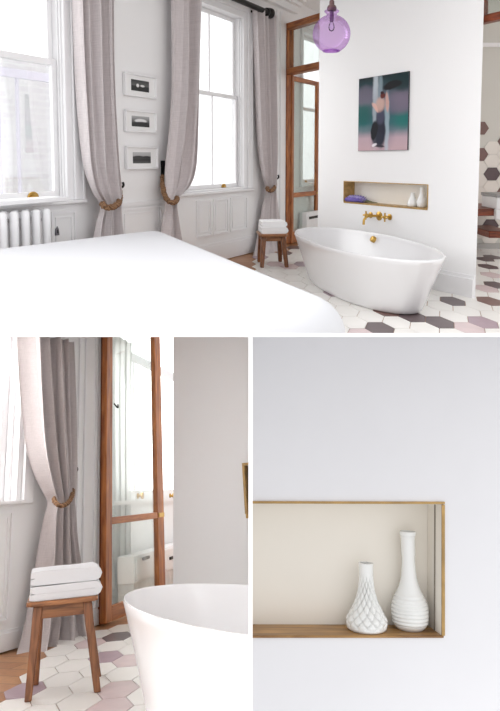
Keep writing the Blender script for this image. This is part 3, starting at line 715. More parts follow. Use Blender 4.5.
# painting on canvas -----------------------------------------------
pu = (358.6, 408.2); a, b = TW.px(pu[0], 110, -.022)[0], TW.px(pu[1], 110, -.022)[0]
zt = (TW.px(pu[0], 79, -.04)[1]+TW.px(pu[1], 70.8, -.04)[1])/2; zb = (TW.px(pu[0], 151, -.04)[1]+TW.px(pu[1], 150, -.04)[1])/2
t = thing('canvas_painting', TW.W @ TR(a, 0, zb), 'tall canvas painting of a blurred figure in teal and pink above the wall shelf', 'painting')
PM = painted('blurred figure painting', [(0, ca(196, 166, 172, 1)), (.17, ca(190, 164, 174, 1)), (.27, ca(104, 124, 132, 1)), (.38, ca(36, 100, 104, 1)), (.5, ca(52, 92, 98, 1)), (.66, ca(104, 108, 120, 1)), (.8, ca(74, 84, 94, 1)), (.92, ca(28, 56, 62, 1)), (1, ca(18, 32, 38, 1))],
   [(.08, .5, .25, .14, .05, ca(20, 92, 88, .85), .9), (.92, .4, .26, .10, 0, ca(28, 112, 106, .8), .9), (.15, .76, .22, .12, 0, ca(112, 104, 122, .7), .9), (.85, .62, .3, .14, 0, ca(122, 108, 128, .8), .9), (.9, .9, .3, .12, 0, ca(16, 44, 48, .9), .8),
    (.36, .72, .055, .6, 0, ca(206, 214, 222, .75), .8), (.46, .6, .05, .5, 0, ca(176, 196, 206, .5), .8), (.6, .34, .05, .4, 0, ca(196, 216, 226, .7), .8), (.5, .42, .26, .4, 0, ca(70, 84, 104, .35), .9),
    (.47, .28, .105, .24, .04, ca(34, 36, 52, 1), .45), (.42, .16, .12, .08, 0, ca(40, 42, 58, .9), .6), (.34, .27, .07, .13, -.2, ca(18, 20, 28, 1), .35), (.47, .47, .085, .12, 0, ca(70, 70, 92, .9), .6),
    (.46, .62, .10, .09, .2, ca(206, 168, 156, .9), .7), (.36, .585, .09, .028, -.7, ca(222, 178, 164, .9), .5), (.60, .64, .032, .13, .12, ca(206, 160, 148, .9), .5), (.51, .735, .05, .04, 0, ca(92, 32, 26, 1), .5), (.5, .775, .036, .02, 0, ca(50, 16, 18, 1), .5),
    (.7, .855, .18, .05, .10, ca(10, 10, 16, .97), .45), (.62, .83, .08, .03, 0, ca(14, 12, 20, .9), .6), (.46, .06, .10, .018, -.1, ca(40, 34, 48, .9), .6), (.36, .085, .05, .02, .2, ca(236, 232, 236, .9), .6)], .85, .05)
MB().box(0, b-a, -.022, -.003, 0, zt-zb).build('canvas', pmat('dark canvas edge', rgb(64, 66, 72), .8), t)
MB().box(.003, b-a-.003, -.025, -.0221, .003, zt-zb-.003).build('painted_face', PM, t)
# brass tap --------------------------------------------------------
zf = TW.px(380, 216)[1]; xf = TW.px(379.5, 216)[0]; k = 1.0
t = thing('wall_tap', TW.W @ TR(xf, 0, zf), 'brass wall mounted tap with two handles above the bathtub', 'tap')
RY = Matrix.Rotation(PI/2, 4, 'X')
MB().lathe([(.062, .001), (.062, .012), (.03, .025), (.001, .026)], 24, RY).build('backplate', BRASS, t)
MB().tube(smooth_path([(0, 0, 0), (0, -.1, .005), (-.01, -.2, 0), (-.015, -.25, -.04), (-.015, -.26, -.11)], 16), .017, 12).build('spout', BRASS, t, smooth=60)
for sx in (TW.px(371, 216)[0]-xf, TW.px(390, 218)[0]-xf):
    h = MB().lathe([(.042, .001), (.042, .012), (.018, .02), (.015, .06), (.026, .07), (.026, .10), (.002, .105)], 20, TR(sx, 0, 0) @ RY); hd = h.build('handle', BRASS, t)
    MB().tube([(sx-.06, -.09, .0), (sx+.06, -.09, .0)], .011, 8).tube([(sx, -.09, -.06), (sx, -.09, .06)], .011, 8).build('cross_bar', BRASS, hd)
# bathtub ----------------------------------------------------------
tc_ = Vector((1.335, 8.50)); Mt = Matrix.Translation((tc_.x, tc_.y, 0)) @ RZ(math.radians(-76.7))
bathtub(Mt, 1.77, .62, 1.42, .44, .62, .055, 'white oval freestanding bathtub seen whole beyond the bed', drain=(-.74, .545, .043), ex=2.05)
# pendant ----------------------------------------------------------
py = 6.0; R0 = .158
pc = EYE+pixdir(331.5, 34)*(py/pixdir(331.5, 34).y)
t = thing('pendant_lamp', Matrix.Translation(pc), 'round purple blown glass pendant lamp hanging above the bathtub', 'pendant lamp')
gp = [(.05, -.128), (.06, -.147)]+[(R0*math.sin(a), -R0*math.cos(a)) for a in [math.radians(x) for x in range(24, 160, 6)]]+[(.046, .150), (.042, .165), (.060, .18), (.062, .19), (.042, .2), (.04, .215)]
MB().lathe(gp, 48, cap=False).build('glass_globe', PURPLE, t, smooth=80)
MB().lathe([(.07, -.147), (.075, -.137), (.06, -.13), (.06, -.147)], 32, cap=False).build('glass_base_ring', PURPLE, t, smooth=60)
MB().lathe([(.036, .19), (.04, .215), (.034, .23), (.022, .24), (.02, .27), (.012, .28)], 20).build('lamp_cap', pmat('bronze', rgb(92, 70, 70), .4, .8), t)
MB().tube([(0, 0, .27), (0, 0, CEIL-pc.z)], .008, 8).build('cord', pmat('dark cord', rgb(110, 92, 60), .6), t)
MB().lathe([(.016, .19), (.018, .12), (.014, .1)], 14).build('bulb_holder', pmat('plum socket', rgb(92, 60, 96), .5), t)
MB().lathe([(.012, .1), (.022, .075), (.026, .05), (.018, .028), (.002, .02)], 16).build('bulb', glassmat('clear bulb glass', (.95, .93, .97), .1), t, smooth=60)
# stool and towels by the window ------------------------------------
sp = T.flr(271.5, 264.5); pm_ = sp.y/FPX
st = lambda dx, dy: (dx*pm_, dy)
zt_ = .5; sw = 27.5*pm_
stool(Matrix.Translation(sp) @ RZ(.10), sw, .62, zt_, [st(-9.5, -.19), st(9.5, -.19), st(9.5, .19), st(-9.5, .19)], [st(-12, -.29), st(12.5, -.29), st(11.5, .29), st(-10.5, .29)], .045, .075, 'small brown wooden stool with towels near the window, beyond the bed')
lt = .042
towel(Matrix.Translation(sp) @ RZ(.1) @ TR(0, 0, zt_), sw*.98, .5, lt*1.15, 2, 'lower of two white folded towels on the small stool beyond the bed', TOWELS, 'towels on the small stool', 1)
towel(Matrix.Translation(sp) @ RZ(.1) @ TR(.0, .01, zt_+2*lt*1.15), sw*.93, .47, lt, 2, 'upper of two white folded towels on the small stool beyond the bed', TOWELS, 'towels on the small stool', 2)
# glazed timber screen with its open door ---------------------------
pc0 = WW.P+WW.d*corner
GW = Wall(T, pc0, -DT)                                       # the screen, x from the window wall towards the doorway
zt0 = GW.px(286, 24)[1]; zb0 = GW.px(287, 72.5)[1]; gl = 2.6
t = thing('door_1', GW.W, 'orange brown timber screen with glazed panel above an open glass door', kind='structure')
pw_ = .05
MB().box(0, pw_, -.03, .12, 0, zt0).build('post', OAK, t, bevel=.008)
MB().box(pw_, gl, -.03, .12, zt0-.12, zt0).build('head_rail', OAKX, t, bevel=.008)
MB().box(pw_, gl, -.03, .12, zb0-.05, zb0+.07).build('transom_rail', OAKX, t, bevel=.008)
MB().box(pw_, gl, .04, .05, zb0+.07, zt0-.12).build('transom_pane', GGLASS, t)
hinge = GW.M @ Vector((pw_+.01, .06, 0))
dd = Vector((DW.x*math.cos(-.03)-DW.y*math.sin(-.03), DW.x*math.sin(-.03)+DW.y*math.cos(-.03)))
DL = Wall(T, (hinge.x, hinge.y), dd)
Ld = DL.px(317.6, 150)[0]; zd = zb0-.06; zr_ = DL.px(300, 194.5)[1]
def door_leaf(wall, L, zd, zm, name, label, st=.1, st2=.09, mr=.09, bot=.22, tops=None, topr=.09):
    t = thing(name, wall.W, label, kind='structure')
    f = MB()
    zt = tops or (lambda x: zd)
    for a, b in ((0, st), (L-st2, L)): f.hexa([(a, -.025, .01), (b, -.025, .01), (b, .025, .01), (a, .025, .01)], [(a, -.025, zt(a)), (b, -.025, zt(b)), (b, .025, zt(b)), (a, .025, zt(a))])
    f.build('stile', OAK, t, bevel=.006)
    rl = MB().box(st, L-st2, -.023, .023, .01, bot); rl.box(st, L-st2, -.023, .023, zm-mr/2, zm+mr/2)
    if not tops: rl.box(st, L-st2, -.023, .023, zd-topr, zd)
    rl.build('rail', OAKX, t, bevel=.006)
    MB().box(st-.01, L-st2+.01, -.004, .004, bot-.01, zm-mr/2+.01).build('lower_pane', GGLASS, t)
    za, zb = zt(st), zt(L-st2)
    MB().hexa([(st-.01, -.004, zm+mr/2-.01), (L-st2+.01, -.004, zm+mr/2-.01), (L-st2+.01, .004, zm+mr/2-.01), (st-.01, .004, zm+mr/2-.01)],
              [(st-.01, -.004, za-.01), (L-st2+.01, -.004, zb-.01), (L-st2+.01, .004, zb-.01), (st-.01, .004, za-.01)]).build('upper_pane', GGLASS, t)
    o = MB().box(L-st2*.9, L-st2*.1, -.035, -.0255, zm-.02, zm+.02).build('latch', BRASS, t); o['label'] = 'small brass latch'
    return t
door_leaf(DL, Ld, zd, zr_, 'door_2', 'tall glazed door with orange brown frame standing open by the corner curtain', st=.085, st2=.11)
# the room through the screen
mb = MB().box(GW.loc((0, 0)).x*0+corner*0-.0, .01, 0, .01, 0, .01) if False else None
c1 = WW.M @ Vector((6.4, 0, 0))
mb = MB().box(c1.x-.2, c1.x+4, c1.y-.6, c1.y-.4, 0, CEIL); tag(mb.build('wall_screen_room', WALLP, smooth=0), 'white wall seen through the glazed screen', kind='structure')
rx = WW.px(304, 218, -.1); 
t = thing('storage_heater', WW.W, 'white low heater with dark slots seen through the glazed door', 'heater')
h0, h1 = S(302.5, -.1), S(322, -.1); hz = WW.px(311, 211, -.1)[1]
MB().box(h0, h1, -.2, -.025, .1, hz).build('casing', TRIMP, t, bevel=.02)
MB().box(h0+.1, h1-.1, -.206, -.2005, hz-.14, hz-.09).build('slot', IRON, t)
for x in (h0+.1, h1-.1): MB().box(x-.04, x+.04, -.18, -.05, 0, .1).build('foot', TRIMP, t)
# room through the doorway on the right ------------------------------
yb = 12.6
q = lambda u, v: EYE+pixdir(u, v)*(yb/pixdir(u, v).y)
mb = MB().box(3.2, 6.2, yb+.012, yb+.2, 0, CEIL); tag(mb.build('wall_right', pmat('grey white plaster', rgb(214, 212, 205), .7), smooth=0), 'pale wall of the washroom beyond the doorway', kind='structure')
WX, HZ = 17.2*yb/703, 13.0*yb/703; a0 = q(492, 174)
tsp = [(492, 174, 1), (492, 226, 1), (478.5, 129, 4), (478.5, 155, 4), (501, 141.5, 4), (501, 194, 4), (506, 247, 4)]
tq = [(q(u, v), c) for u, v, c in tsp]
def pick2(a, b):
    for p, c in tq:
        if abs(a0.x+a-p.x) < WX*.4 and abs(a0.z+b-p.z) < HZ*.5: return c
    return 5
def keep2(a, b):
    z = a0.z+b; return z > .12 and (z < q(490, 146).z or (z < q(490, 120).z and pick2(a, b) != 5))
mb = MB(); hexfield(mb, lambda a, b, c: (a0.x+a, yb+.006-.010*c, a0.z+b), WX, HZ, (-6, 12), (-9, 9), pick2, keep2, gap=.006)
tag(mb.build('wall_tiles', HEXM, smooth=0), 'cream and brown hexagon wall tiles of the washroom', kind='structure')
mb = MB().box(3.2, 6.2, yb-.03, yb-.012, 0, .1); tag(mb.build('baseboard_right', pmat('grey tile skirting', rgb(176, 172, 168), .5), smooth=0), 'grey skirting of the washroom wall', kind='structure')
ys = 11.2
q2 = lambda u, v: EYE+pixdir(u, v)*(ys/pixdir(u, v).y)
p0, p1 = q2(474, 208.5), q2(520, 215.5)
t = thing('washstand_shelf', Matrix.Identity(4), 'brown wooden washstand shelf under a white basin through the right doorway', 'shelf')
MB().box(p0.x, p1.x, ys-.1, yb-.035, p1.z, p0.z).build('shelf_board', REDW, t, bevel=.01)
lo0 = q2(494.5, 233); MB().box(lo0.x, p1.x, ys+.25, yb-.035, lo0.z-.11, lo0.z).build('lower_board', REDW, t, bevel=.01)
b0, b1 = q2(492, 193.5), q2(520, 218.5)
t = thing('basin', Matrix.Identity(4), 'square white basin with grey top on the wooden washstand', 'basin')
MB().box(b0.x, b1.x, ys-.22, ys+.5, p0.z+.001, b0.z-.05).box(b0.x, b1.x, ys-.22, ys-.105, b1.z, p0.z).build('bowl', ACRYL, t, bevel=.012)
MB().box(b0.x-.01, b1.x+.01, ys-.23, ys+.51, b0.z-.049, b0.z).build('rim', pmat('grey basin rim', rgb(150, 148, 148), .4), t, bevel=.008)
# timber fanlight over the doorway
t = thing('window_4', TW.W, 'dark red brown timber fanlight over the right doorway', kind='structure')
f0, f1 = TW.px(478.6, 20, .15)[0], TW.px(530, 20, .15)[0]; g0, g1 = TW.px(485, 20, .15)[0], 0
zb_, zb2 = TW.px(482, 24.2, .15)[1], TW.px(490, 14.5, .15)[1]
MB().box(f0, g0, .1, .2, zb_, CEIL).build('stile', REDW, t, bevel=.006)
MB().box(g0, f1, .1, .2, zb_, zb2).build('rail', REDW, t, bevel=.006)
MB().box(g0, f1, .145, .155, zb2, CEIL).build('pane', GGLASS, t)
mb = MB(); zc = 1.6+yb*(160-48)/703; mb.box(3.2, 6.2, yb-.03, yb+.011, zc-.02, zc+.05); tag(mb.build('trim_6', TRIMP, smooth=0), 'thin pale ledge across the washroom wall', kind='structure')
# ================================================================== LOWER LEFT ROOM: stool, curtain and tub end
def room_from(xv, yv, ug, k, h):
    N = (CR*((xv-PU)/FPX)+CF+CU*((PV-yv)/FPX)).normalized()
    # forward: on the horizon of that floor, straight ahead at column ug
    X = (ug-PU)/FPX; Yc = -(N.dot(CR)*X+N.dot(CF))/N.dot(CU)
    G = (CR*X+CF+CU*Yc).normalized()
    return Room(G.cross(N).normalized(), G, N, k, h)
B = room_from(118, -1600, 200, .33, .92)
VT = 335.9                                                   # row of the sloping ceiling board that closes the lower rooms
P0 = B.flr(25, 645); P1 = B.flr(102, 623)
BW = Wall(B, P0, (P1-P0).xy)
SB = lambda u, off=0.0: BW.px(u, 500, off)[0]
ZT = lambda wl, u, off=0.0: wl.px(u, VT, off)[1]
def top_of(wl, off=0.0):
    a, b = wl.px(20, VT, off), wl.px(160, VT, off)
    return lambda s: a[1]+(b[1]-a[1])*(s-a[0])/(b[0]-a[0])
BEFORE = {o.name for o in COL.objects}
# floor
mb = MB().box(-3.4, 2.2, 1.55, 9.2, -.10, -.012); tag(mb.build('floor', PLANK, None, B.T, smooth=0), 'orange wood plank floor under the lower left window', kind='structure')
W2, H2 = .232, .355
ax2 = B.flr(25, 690)
sp2 = [(25,690,2),(104,695,3),(111,634,1),(108,653,2),(117,663,3),(13,672,3),(127,630,5),(123,700,3),(135,655,3),(98,640,3)]
sw2 = [(B.flr(u, v), c) for u, v, c in sp2]
def pick3(a, b):
    p = (ax2.x+a, ax2.y+b)
    for qv, c in sw2:
        if abs(p[0]-qv.x) < W2*.40 and abs(p[1]-qv.y) < H2*.5: return c
    return 0
e0, e1 = B.flr(-6, 700), B.flr(36, 655)
def keep3(a, b):
    p = Vector((ax2.x+a, ax2.y+b)); d = Vector((e1.x-e0.x, e1.y-e0.y)); r = p-Vector((e0.x, e0.y))
    l = BW.loc(p)
    return r.x*d.y-r.y*d.x > -.02 and l.y < -.17 and p.y > 1.7
mb = MB(); hexfield(mb, lambda a, b, c: (ax2.x+a, ax2.y+b, -.006+.006*c), W2, H2, (-8, 14), (-6, 16), pick3, keep3, gap=.006)
tag(mb.build('floor_tiles', HEXM, None, B.T, smooth=0), 'white, lavender and dark hexagon floor tiles under the lower left stool', kind='structure')
# window wall
t0 = top_of(BW); zs = BW.px(10, 500.5)[1]; wr = SB(20.5)
zw = lambda s: t0(s)
mb = MB()
mb.slab([(SB(-70), 0), (wr, 0), (wr, zs), (SB(-70), zs)], 0, .25); mb.box(SB(-70)-2.6, SB(-70), 0, .25, 0, t0(SB(-70)))
mb.slab([(wr, 0), (SB(110), 0), (SB(110), t0(SB(110))), (wr, t0(wr))], 0, .25)
tag(mb.build('wall_left', WALLP, None, BW.W, smooth=0), 'white wall with the window behind the lower left curtain', kind='structure')
t = thing('window_5', BW.W, 'bright window at the left edge of the lower left room', kind='structure')
tt = top_of(BW, .2)
def post(mb, a, b, y0, y1, z0, tp): mb.hexa([(a, y0, z0), (b, y0, z0), (b, y1, z0), (a, y1, z0)], [(a, y0, tp(a)), (b, y0, tp(b)), (b, y1, tp(b)), (a, y1, tp(a))])
t1 = top_of(BW, .12)
f = MB(); post(f, wr-.045, wr-.002, .0, .2, zs, lambda s: min(t0(s), tt(s))); post(f, wr-.075, wr-.046, .06, .2, zs, lambda s: min(t1(s), tt(s))); f.build('frame', TRIMP, t, bevel=.004)
f = MB(); post(f, wr-.15, wr-.08, .1, .14, zs+.001, t1); f.box(SB(-70), wr-.151, .1, .14, zs+.001, zs+.07); sa = f.build('sash', TRIMP, t, bevel=.004)
f = MB(); post(f, SB(-70), wr-.145, .117, .122, zs+.06, t1); f.build('pane', LIT5, sa)
MB().box(SB(-70), SB(22), -.05, .2, zs-.03, zs-.0005).build('sill', TRIMP, t, bevel=.008)
f = MB(); post(f, wr+.005, SB(31), -.03, -.001, zs-.03, top_of(BW, -.03)); f.build('casing', TRIMP, t, bevel=.006)
hb3 = BW.px(10, 629)[1]
mb = MB(); base_board(mb, SB(-70)-2.6, SB(98.5), hb3); tag(mb.build('baseboard_left', TRIMP, None, BW.W, smooth=0), 'white baseboard under the lower left window', kind='structure')
mb = MB(); panel(mb, SB(-60), SB(13.5), hb3+.05, zs-.07, -.001, .02, .014); panel(mb, SB(-60), SB(9), hb3+.09, zs-.11, -.001, .008, .008)
for a, b in ((75.5, 77.5), (82, 83), (93.5, 95), (97, 99.5)): post(mb, SB(a), SB(b), -.022, -.001, hb3, top_of(BW, -.022))
tag(mb.build('trim_7', TRIMP, None, BW.W, smooth=0), 'white panel and upright mouldings around the lower left curtain', kind='structure')
# curtain
CB = -.17
curtain(BW, rows(BW, [(336.6, 25.5, 72, 1, 0), (370, 28, 72.5, 1, 0), (410, 31.5, 73, 1, 0), (445, 36, 73.5, .95, 0), (472, 42.5, 74, .8, 0), (490, 49, 74, .6, 0), (502, 53, 73, .5, 0), (516, 50, 74, .55, 0), (545, 46, 76, .75, 0), (590, 40, 82, .95, 0), (625, 33, 88, 1.05, -.01), (645, 27, 93, 1.1, -.06), (654, 24, 97, 1.2, -.14)], CB),
        'taupe linen curtain behind the large stool, gathered by a rope and pooling on the floor', CB, .085, 4.5, 5, CURTF, 190, 130, thick=.003)
tieback(BW, rp(BW, [(73, 471, -.03), (73.6, 483, -.1), (72, 496, -.22), (67, 503.5, -.30), (60, 505.5, -.31), (54.5, 501.5, -.25), (54.5, 496, -.1)]), .017, 'brown rope tieback around the curtain behind the large stool', (SB(73), 0, BW.px(73, 470)[1], .03), n=60)
# timber frame, open glazed door
t = thing('door_3', BW.W, 'orange brown timber door post beside the lower left curtain', kind='structure')
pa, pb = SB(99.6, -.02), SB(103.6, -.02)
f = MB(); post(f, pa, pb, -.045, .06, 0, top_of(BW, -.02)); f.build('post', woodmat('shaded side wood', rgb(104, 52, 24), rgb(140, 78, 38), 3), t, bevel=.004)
D0 = B.flr(102.8, 625.5); D1 = B.flr(129, 614.8)
DB = Wall(B, D0, (D1-D0).xy)
LB = DB.px(161.5, 500)[0]; stl = DB.px(109.8, 500)[0]; st2 = LB-DB.px(155.2, 500)[0]; zmr = DB.px(130, 518.5)[1]
door_leaf(DB, LB, 0, zmr, 'door_4', 'open glazed door with orange brown frame behind the large bathtub', st=stl, st2=st2, mr=(DB.px(130, 515.3)[1]-DB.px(130, 522)[1]), bot=DB.px(115, 604)[1], tops=top_of(DB))
hk = DB.px(111.5, 406)
tag(MB().tube(smooth_path([(hk[0], -.026, hk[1]+.02), (hk[0], -.05, hk[1]-.01), (hk[0]+.012, -.06, hk[1]-.02), (hk[0]+.02, -.055, hk[1]+.01)], 10), .007, 8).build('coat_hook', IRON, None, DB.W), 'small dark hook on the open glazed door stile', 'hook')
# wall and window beyond the door
off = .32
_r = B.ray(392, 484); BX = Wall(B, BW.M.to_3x3().to_2x2() @ Vector((BW.px(112, 500)[0], off))+BW.P, _r.xy)
SX = lambda u, o=0.0: BX.px(u, 480, o)[0]
tx = top_of(BX); xs = BX.px(150, 499)[1]; xa, xb = SX(109), SX(205)
mb = MB(); mb.slab([(SX(100), 0), (xa, 0), (xa, tx(xa)), (SX(100), tx(SX(100)))], 0, .2); mb.slab([(xa, 0), (xb, 0), (xb, xs), (xa, xs)], 0, .2)
tag(mb.build('wall_beyond', WALLP, None, BX.W, smooth=0), 'white wall seen through the open glazed door', kind='structure')
t = thing('window_6', BX.W, 'sash window with two brass knobs behind the open glazed door', kind='structure')
zmm = BX.px(153, 365.5, .1)[1]; txx = top_of(BX, .1)
f = MB(); post(f, xa+.001, xa+.05, .0, .16, xs, lambda s: min(tx(s), top_of(BX, .16)(s))); f.build('frame', TRIMP, t)
f = MB(); mid = SX(153.5, .1); ml = SX(133, .1)
f.box(xa+.052, xb, .08, .12, xs+.001, xs+.10); f.box(xa+.052, xa+.1, .08, .12, xs+.1, zmm-.09); f.box(ml-.03, ml+.03, .08, .12, xs+.1, zmm-.09); f.box(xa+.052, xb, .08, .12, zmm-.09, zmm); f.box(mid-.02, mid+.03, .08, .12, xs+.1, zmm-.09)
sa = f.build('lower_sash', TRIMP, t)
MB().box(xa+.1, xb, .098, .102, xs+.1, zmm-.09).build('pane', LIT, sa)  # glowing pane extended behind the sheer curtain so the cloth looks backlit
for u in (137.5, 169.5):
    MB().lathe([(.03, 0), (.03, .01), (.014, .014), (.014, .03), (.036, .045), (.036, .065), (.002, .07)], 16, TR(SX(u, .08), .08, BX.px(u, 496, .08)[1]) @ Matrix.Rotation(PI/2, 4, 'X')).build('sash_knob', BRASS, sa)
f = MB(); post(f, xa+.052, xb, .13, .15, zmm, top_of(BX, .15)); us = f.build('upper_pane', LIT, t)
f = MB(); post(f, mid-.02, mid+.02, .121, .129, zmm+.001, top_of(BX, .13)); f.box(xa+.052, xb, .121, .129, zmm+.001, zmm+.05); f.build('upper_sash', TRIMP, t)
MB().box(xa-.03, xb, -.06, .0, xs-.04, xs-.001).build('sill', TRIMP, t)
# sheer white curtain behind the glass
curtain(BX, rows(BX, [(337.2, 109, 132, 1, 0), (420, 109, 131, 1, 0), (500, 109, 131, 1, 0), (545, 109, 131, 1, 0), (588, 109, 132, 1, 0)], -.035), 'pale grey curtain hanging behind the glass of the open door', -.035, .02, 4, 9, SHEER, 60, 30, thick=.003)
# low white cabinet with dark pulls
t = thing('low_cabinet', BX.W, 'low white cabinet with dark slot pulls seen through the open door', 'cabinet')
ca_, cb_ = SX(133.5, -.25), SX(200, -.25); czt = BX.px(145, 553, -.25)[1]; czb = BX.px(145, 580, -.25)[1]
MB().box(ca_, cb_, -.25, -.08, czb, czt).build('body', TRIMP, t, bevel=.008)
cm_ = SX(161.5, -.25)
for a, b, hu in ((ca_+.02, cm_-.02, 144.5), (cm_+.02, cb_-.02, 170)):
    d = MB().box(a, b, -.268, -.2505, czb+.02, czt-.02).build('drawer', TRIMP, t, bevel=.004)
    hx0 = SX(hu, -.27); hz0 = BX.px(hu, 558.3, -.27)[1]; MB().box(max(a+.01, hx0-.10), min(b-.01, hx0+.10), -.285, -.2685, hz0-.015, hz0+.015).build('pull', IRON, d, bevel=.005)
f = MB().box(ca_+.01, cb_, -.24, -.08, 0, czb-.001); f.build('plinth', pmat('grey veined stone', rgb(214, 212, 210), .5, var=.15, scale=9), t)
# wall behind the tub
c0 = B.flr(173.3, 618)
dt_ = Vector((BW.d.y, -BW.d.x)); dt_ = (dt_+Vector((.0, .22))).normalized()
BT_ = Wall(B, c0, dt_)
def pxp(wl, u, v, off=0.0): return wl.px(u, v, off)
n0, n1 = pxp(BT_, 242.8, 464), pxp(BT_, 242.8, 518.5)
poly = [(pxp(BT_, 173.2, 800)[0], BT_.px(200, 640)[1]-.3), (BT_.px(242.8, 640)[0], BT_.px(200, 640)[1]-.3), n1, n0, BT_.px(242.8, VT), BT_.px(173.2, VT)]
bz = -.01
Lb = BT_.px(173.2, 560)[0]; Lt = BT_.px(173.2, VT); nb = BT_.px(242.8, 560)[0]; R = BT_.px(330, VT)
slope = (BT_.px(250, VT)[1]-Lt[1])/(BT_.px(250, VT)[0]-Lt[0]); tb = lambda s: Lt[1]+slope*(s-Lt[0])
L0 = Lt[0]+(Lb-Lt[0])*Lt[1]/(Lt[1]-BT_.px(173.2, 560)[1])
za_, zb_ = n1[1], n0[1]; e = R[0]
mb = MB(); nx = n0[0]
mb.slab([(L0, 0), (nx, 0), (nx, tb(nx)), (Lt[0], Lt[1])], 0, .16)
mb.slab([(nx, 0), (e, 0), (e, za_), (nx, za_)], 0, .16); mb.slab([(nx, zb_), (e, zb_), (e, tb(e)), (nx, tb(nx))], 0, .16)
tag(mb.build('wall_right', WALLP, None, BT_.W, smooth=0), 'cool white wall behind the large bathtub', kind='structure')
niche(BT_, nx, e, za_, zb_, .14, .035, 'dark gold edge of a recessed shelf cut by the partition')
# stool
FL = B.flr(28, 701.5); r_ = B.ray(64, 640).xy.normalized(); xd = Vector((r_.y, -r_.x))
FW = Wall(B, FL.xy, xd); DS = .36
xr = FW.px(97.3, 697)[0]; l0, l1 = FW.px(26, 601.5, -.02), FW.px(98.3, 597.5, -.02); k0, k1 = FW.px(38, 612, .05), FW.px(87, 609, .05)
b0_, b1_ = FW.px(35.5, 680, DS)[0], FW.px(98, 676, DS)[0]
hs = (l0[1]+l1[1])/2; sw_ = l1[0]-l0[0]; cxs = (l0[0]+l1[0])/2; yf, yb_ = -DS/2+.05, DS/2-.05
Ms2 = B.T @ FW.M @ TR(cxs, DS/2, 0)
stool(Ms2, sw_, DS+.04, hs, [(k0[0]-cxs, yf), (k1[0]-cxs, yf), (k1[0]-cxs, yb_), (k0[0]-cxs, yb_)], [(-cxs, -DS/2), (xr-cxs, -DS/2), (b1_-cxs, DS/2), (b0_-cxs, DS/2)], .024, .05, 'large brown wooden stool with folded towels beside the big bathtub rim', chamfer=.03)
lt = .037
tw1 = towel(Ms2 @ TR(-.003, .0, hs) @ RZ(.03), sw_*1.03, DS*.98, lt, 2, 'lower of two thick white folded towels on the large stool', TOWEL, 'towels on the large stool', 4)
towel(Ms2 @ TR(.0, .01, hs+2*lt+.0005) @ RZ(.02), sw_*1.02, DS*.95, lt*.95, 2, 'upper of two thick white folded towels on the large stool', TOWEL, 'towels on the large stool', 6)
# tub
HB = .50
pl = [B.flr(u, v, HB) for u, v in ((123.8, 597.6), (138, 588), (170, 584), (195.6, 583.7), (247, 585), (125, 604), (141, 612.5), (170, 621.6), (202, 628.7), (247, 634))]
0 and print('TUBPTS', [tuple(round(x, 3) for x in p) for p in pl])
bathtub(B.T @ Matrix.Translation((.18, 3.20, 0)) @ RZ(-1.13), 1.05, .38, .83, .29, .50, .022, 'large white bathtub end beside the wooden stool', n=160, ex=2.0)
LOWER_LEFT = [o for o in COL.objects if o.name not in BEFORE]
# ================================================================== LOWER RIGHT: recessed shelf with two vases
Nn = (CR*((335-PU)/FPX)+CF+CU*((PV+2216)/FPX)).normalized()
# wall direction: its level lines run straight across the middle of the picture
Xv = 8.5; Yv = -(Nn.dot(CR)*Xv+Nn.dot(CF))/Nn.dot(CU)
Wd = (CR*Xv+CF+CU*Yv).normalized()
Q = Room(Wd, Nn.cross(Wd).normalized(), Nn, 1.05, .3)
yq = 1.75
QW = Wall(Q, (0, yq), (1, 0))
c_ = lambda u, v, o=0.0: QW.px(u, v, o)
tl, tr_, br_, bl = c_(250.8, VT), c_(560, VT), c_(560, 745), c_(250.8, 745)
def line(p, q): return lambda s: p[1]+(q[1]-p[1])*(s-p[0])/(q[0]-p[0])
nzt = line(c_(250, 501.4), c_(443.5, 502)); nzb = line(c_(250, 637.6), c_(443.5, 637.6))
_a, _b = c_(443.3, 502), c_(443.3, 637.6)
nr = lambda z: _a[0]+(_b[0]-_a[0])*(z-_a[1])/(_b[1]-_a[1])
plus = lambda f, k: (lambda s: f(s)+k)
nb_ = nr((_a[1]+_b[1])/2)
cut = lambda z: bl[0]+(tl[0]-bl[0])*(z-bl[1])/(tl[1]-bl[1])
tz = lambda s: tl[1]+(tr_[1]-tl[1])*(s-tl[0])/(tr_[0]-tl[0])
bz_ = lambda s: bl[1]+(br_[1]-bl[1])*(s-bl[0])/(br_[0]-bl[0])
dq = .10
def cut(z, y=0.0):
    a, b = c_(250.8, 745, y), c_(250.8, VT, y); return a[0]+(b[0]-a[0])*(z-a[1])/(b[1]-a[1])
def piece(mb, z0, z1, y0, y1, k=0.0):
    """from the free left edge to the right edge of the recess (moved by k); z0, z1 are functions of x"""
    o = []
    for y in (y0, y1):
        l0, l1 = cut(z0(bl[0]), y), cut(z1(tl[0]), y); r0, r1 = nr(z0(nb_))+k, nr(z1(nb_))+k
        o.append([(l0, z0(l0)), (r0, z0(r0)), (r1, z1(r1)), (l1, z1(l1))])
    return mb.loft(o[0], o[1], y0, y1)
mb = MB()
piece(mb, bz_, nzb, 0, .15); piece(mb, nzt, tz, 0, .15)
r0, r1, r2, r3 = nr(bz_(nb_)), nr(nzb(nb_)), nr(nzt(nb_)), nr(tz(nb_))
mb.slab([(r0, bz_(r0)), br_, tr_, (r3, tz(r3))], 0, .15)
tag(mb.build('wall_niche', LILAC, None, QW.W, smooth=0), 'cool white plaster wall around the lower right recessed shelf', kind='structure')
t = thing('trim_8', QW.W, 'aged gold edged recess with a wooden shelf board holding two vases', kind='structure')
tk = .0085
piece(MB(), nzb, nzt, dq-.01, dq).build('back_panel', CREAM, t, smooth=0)
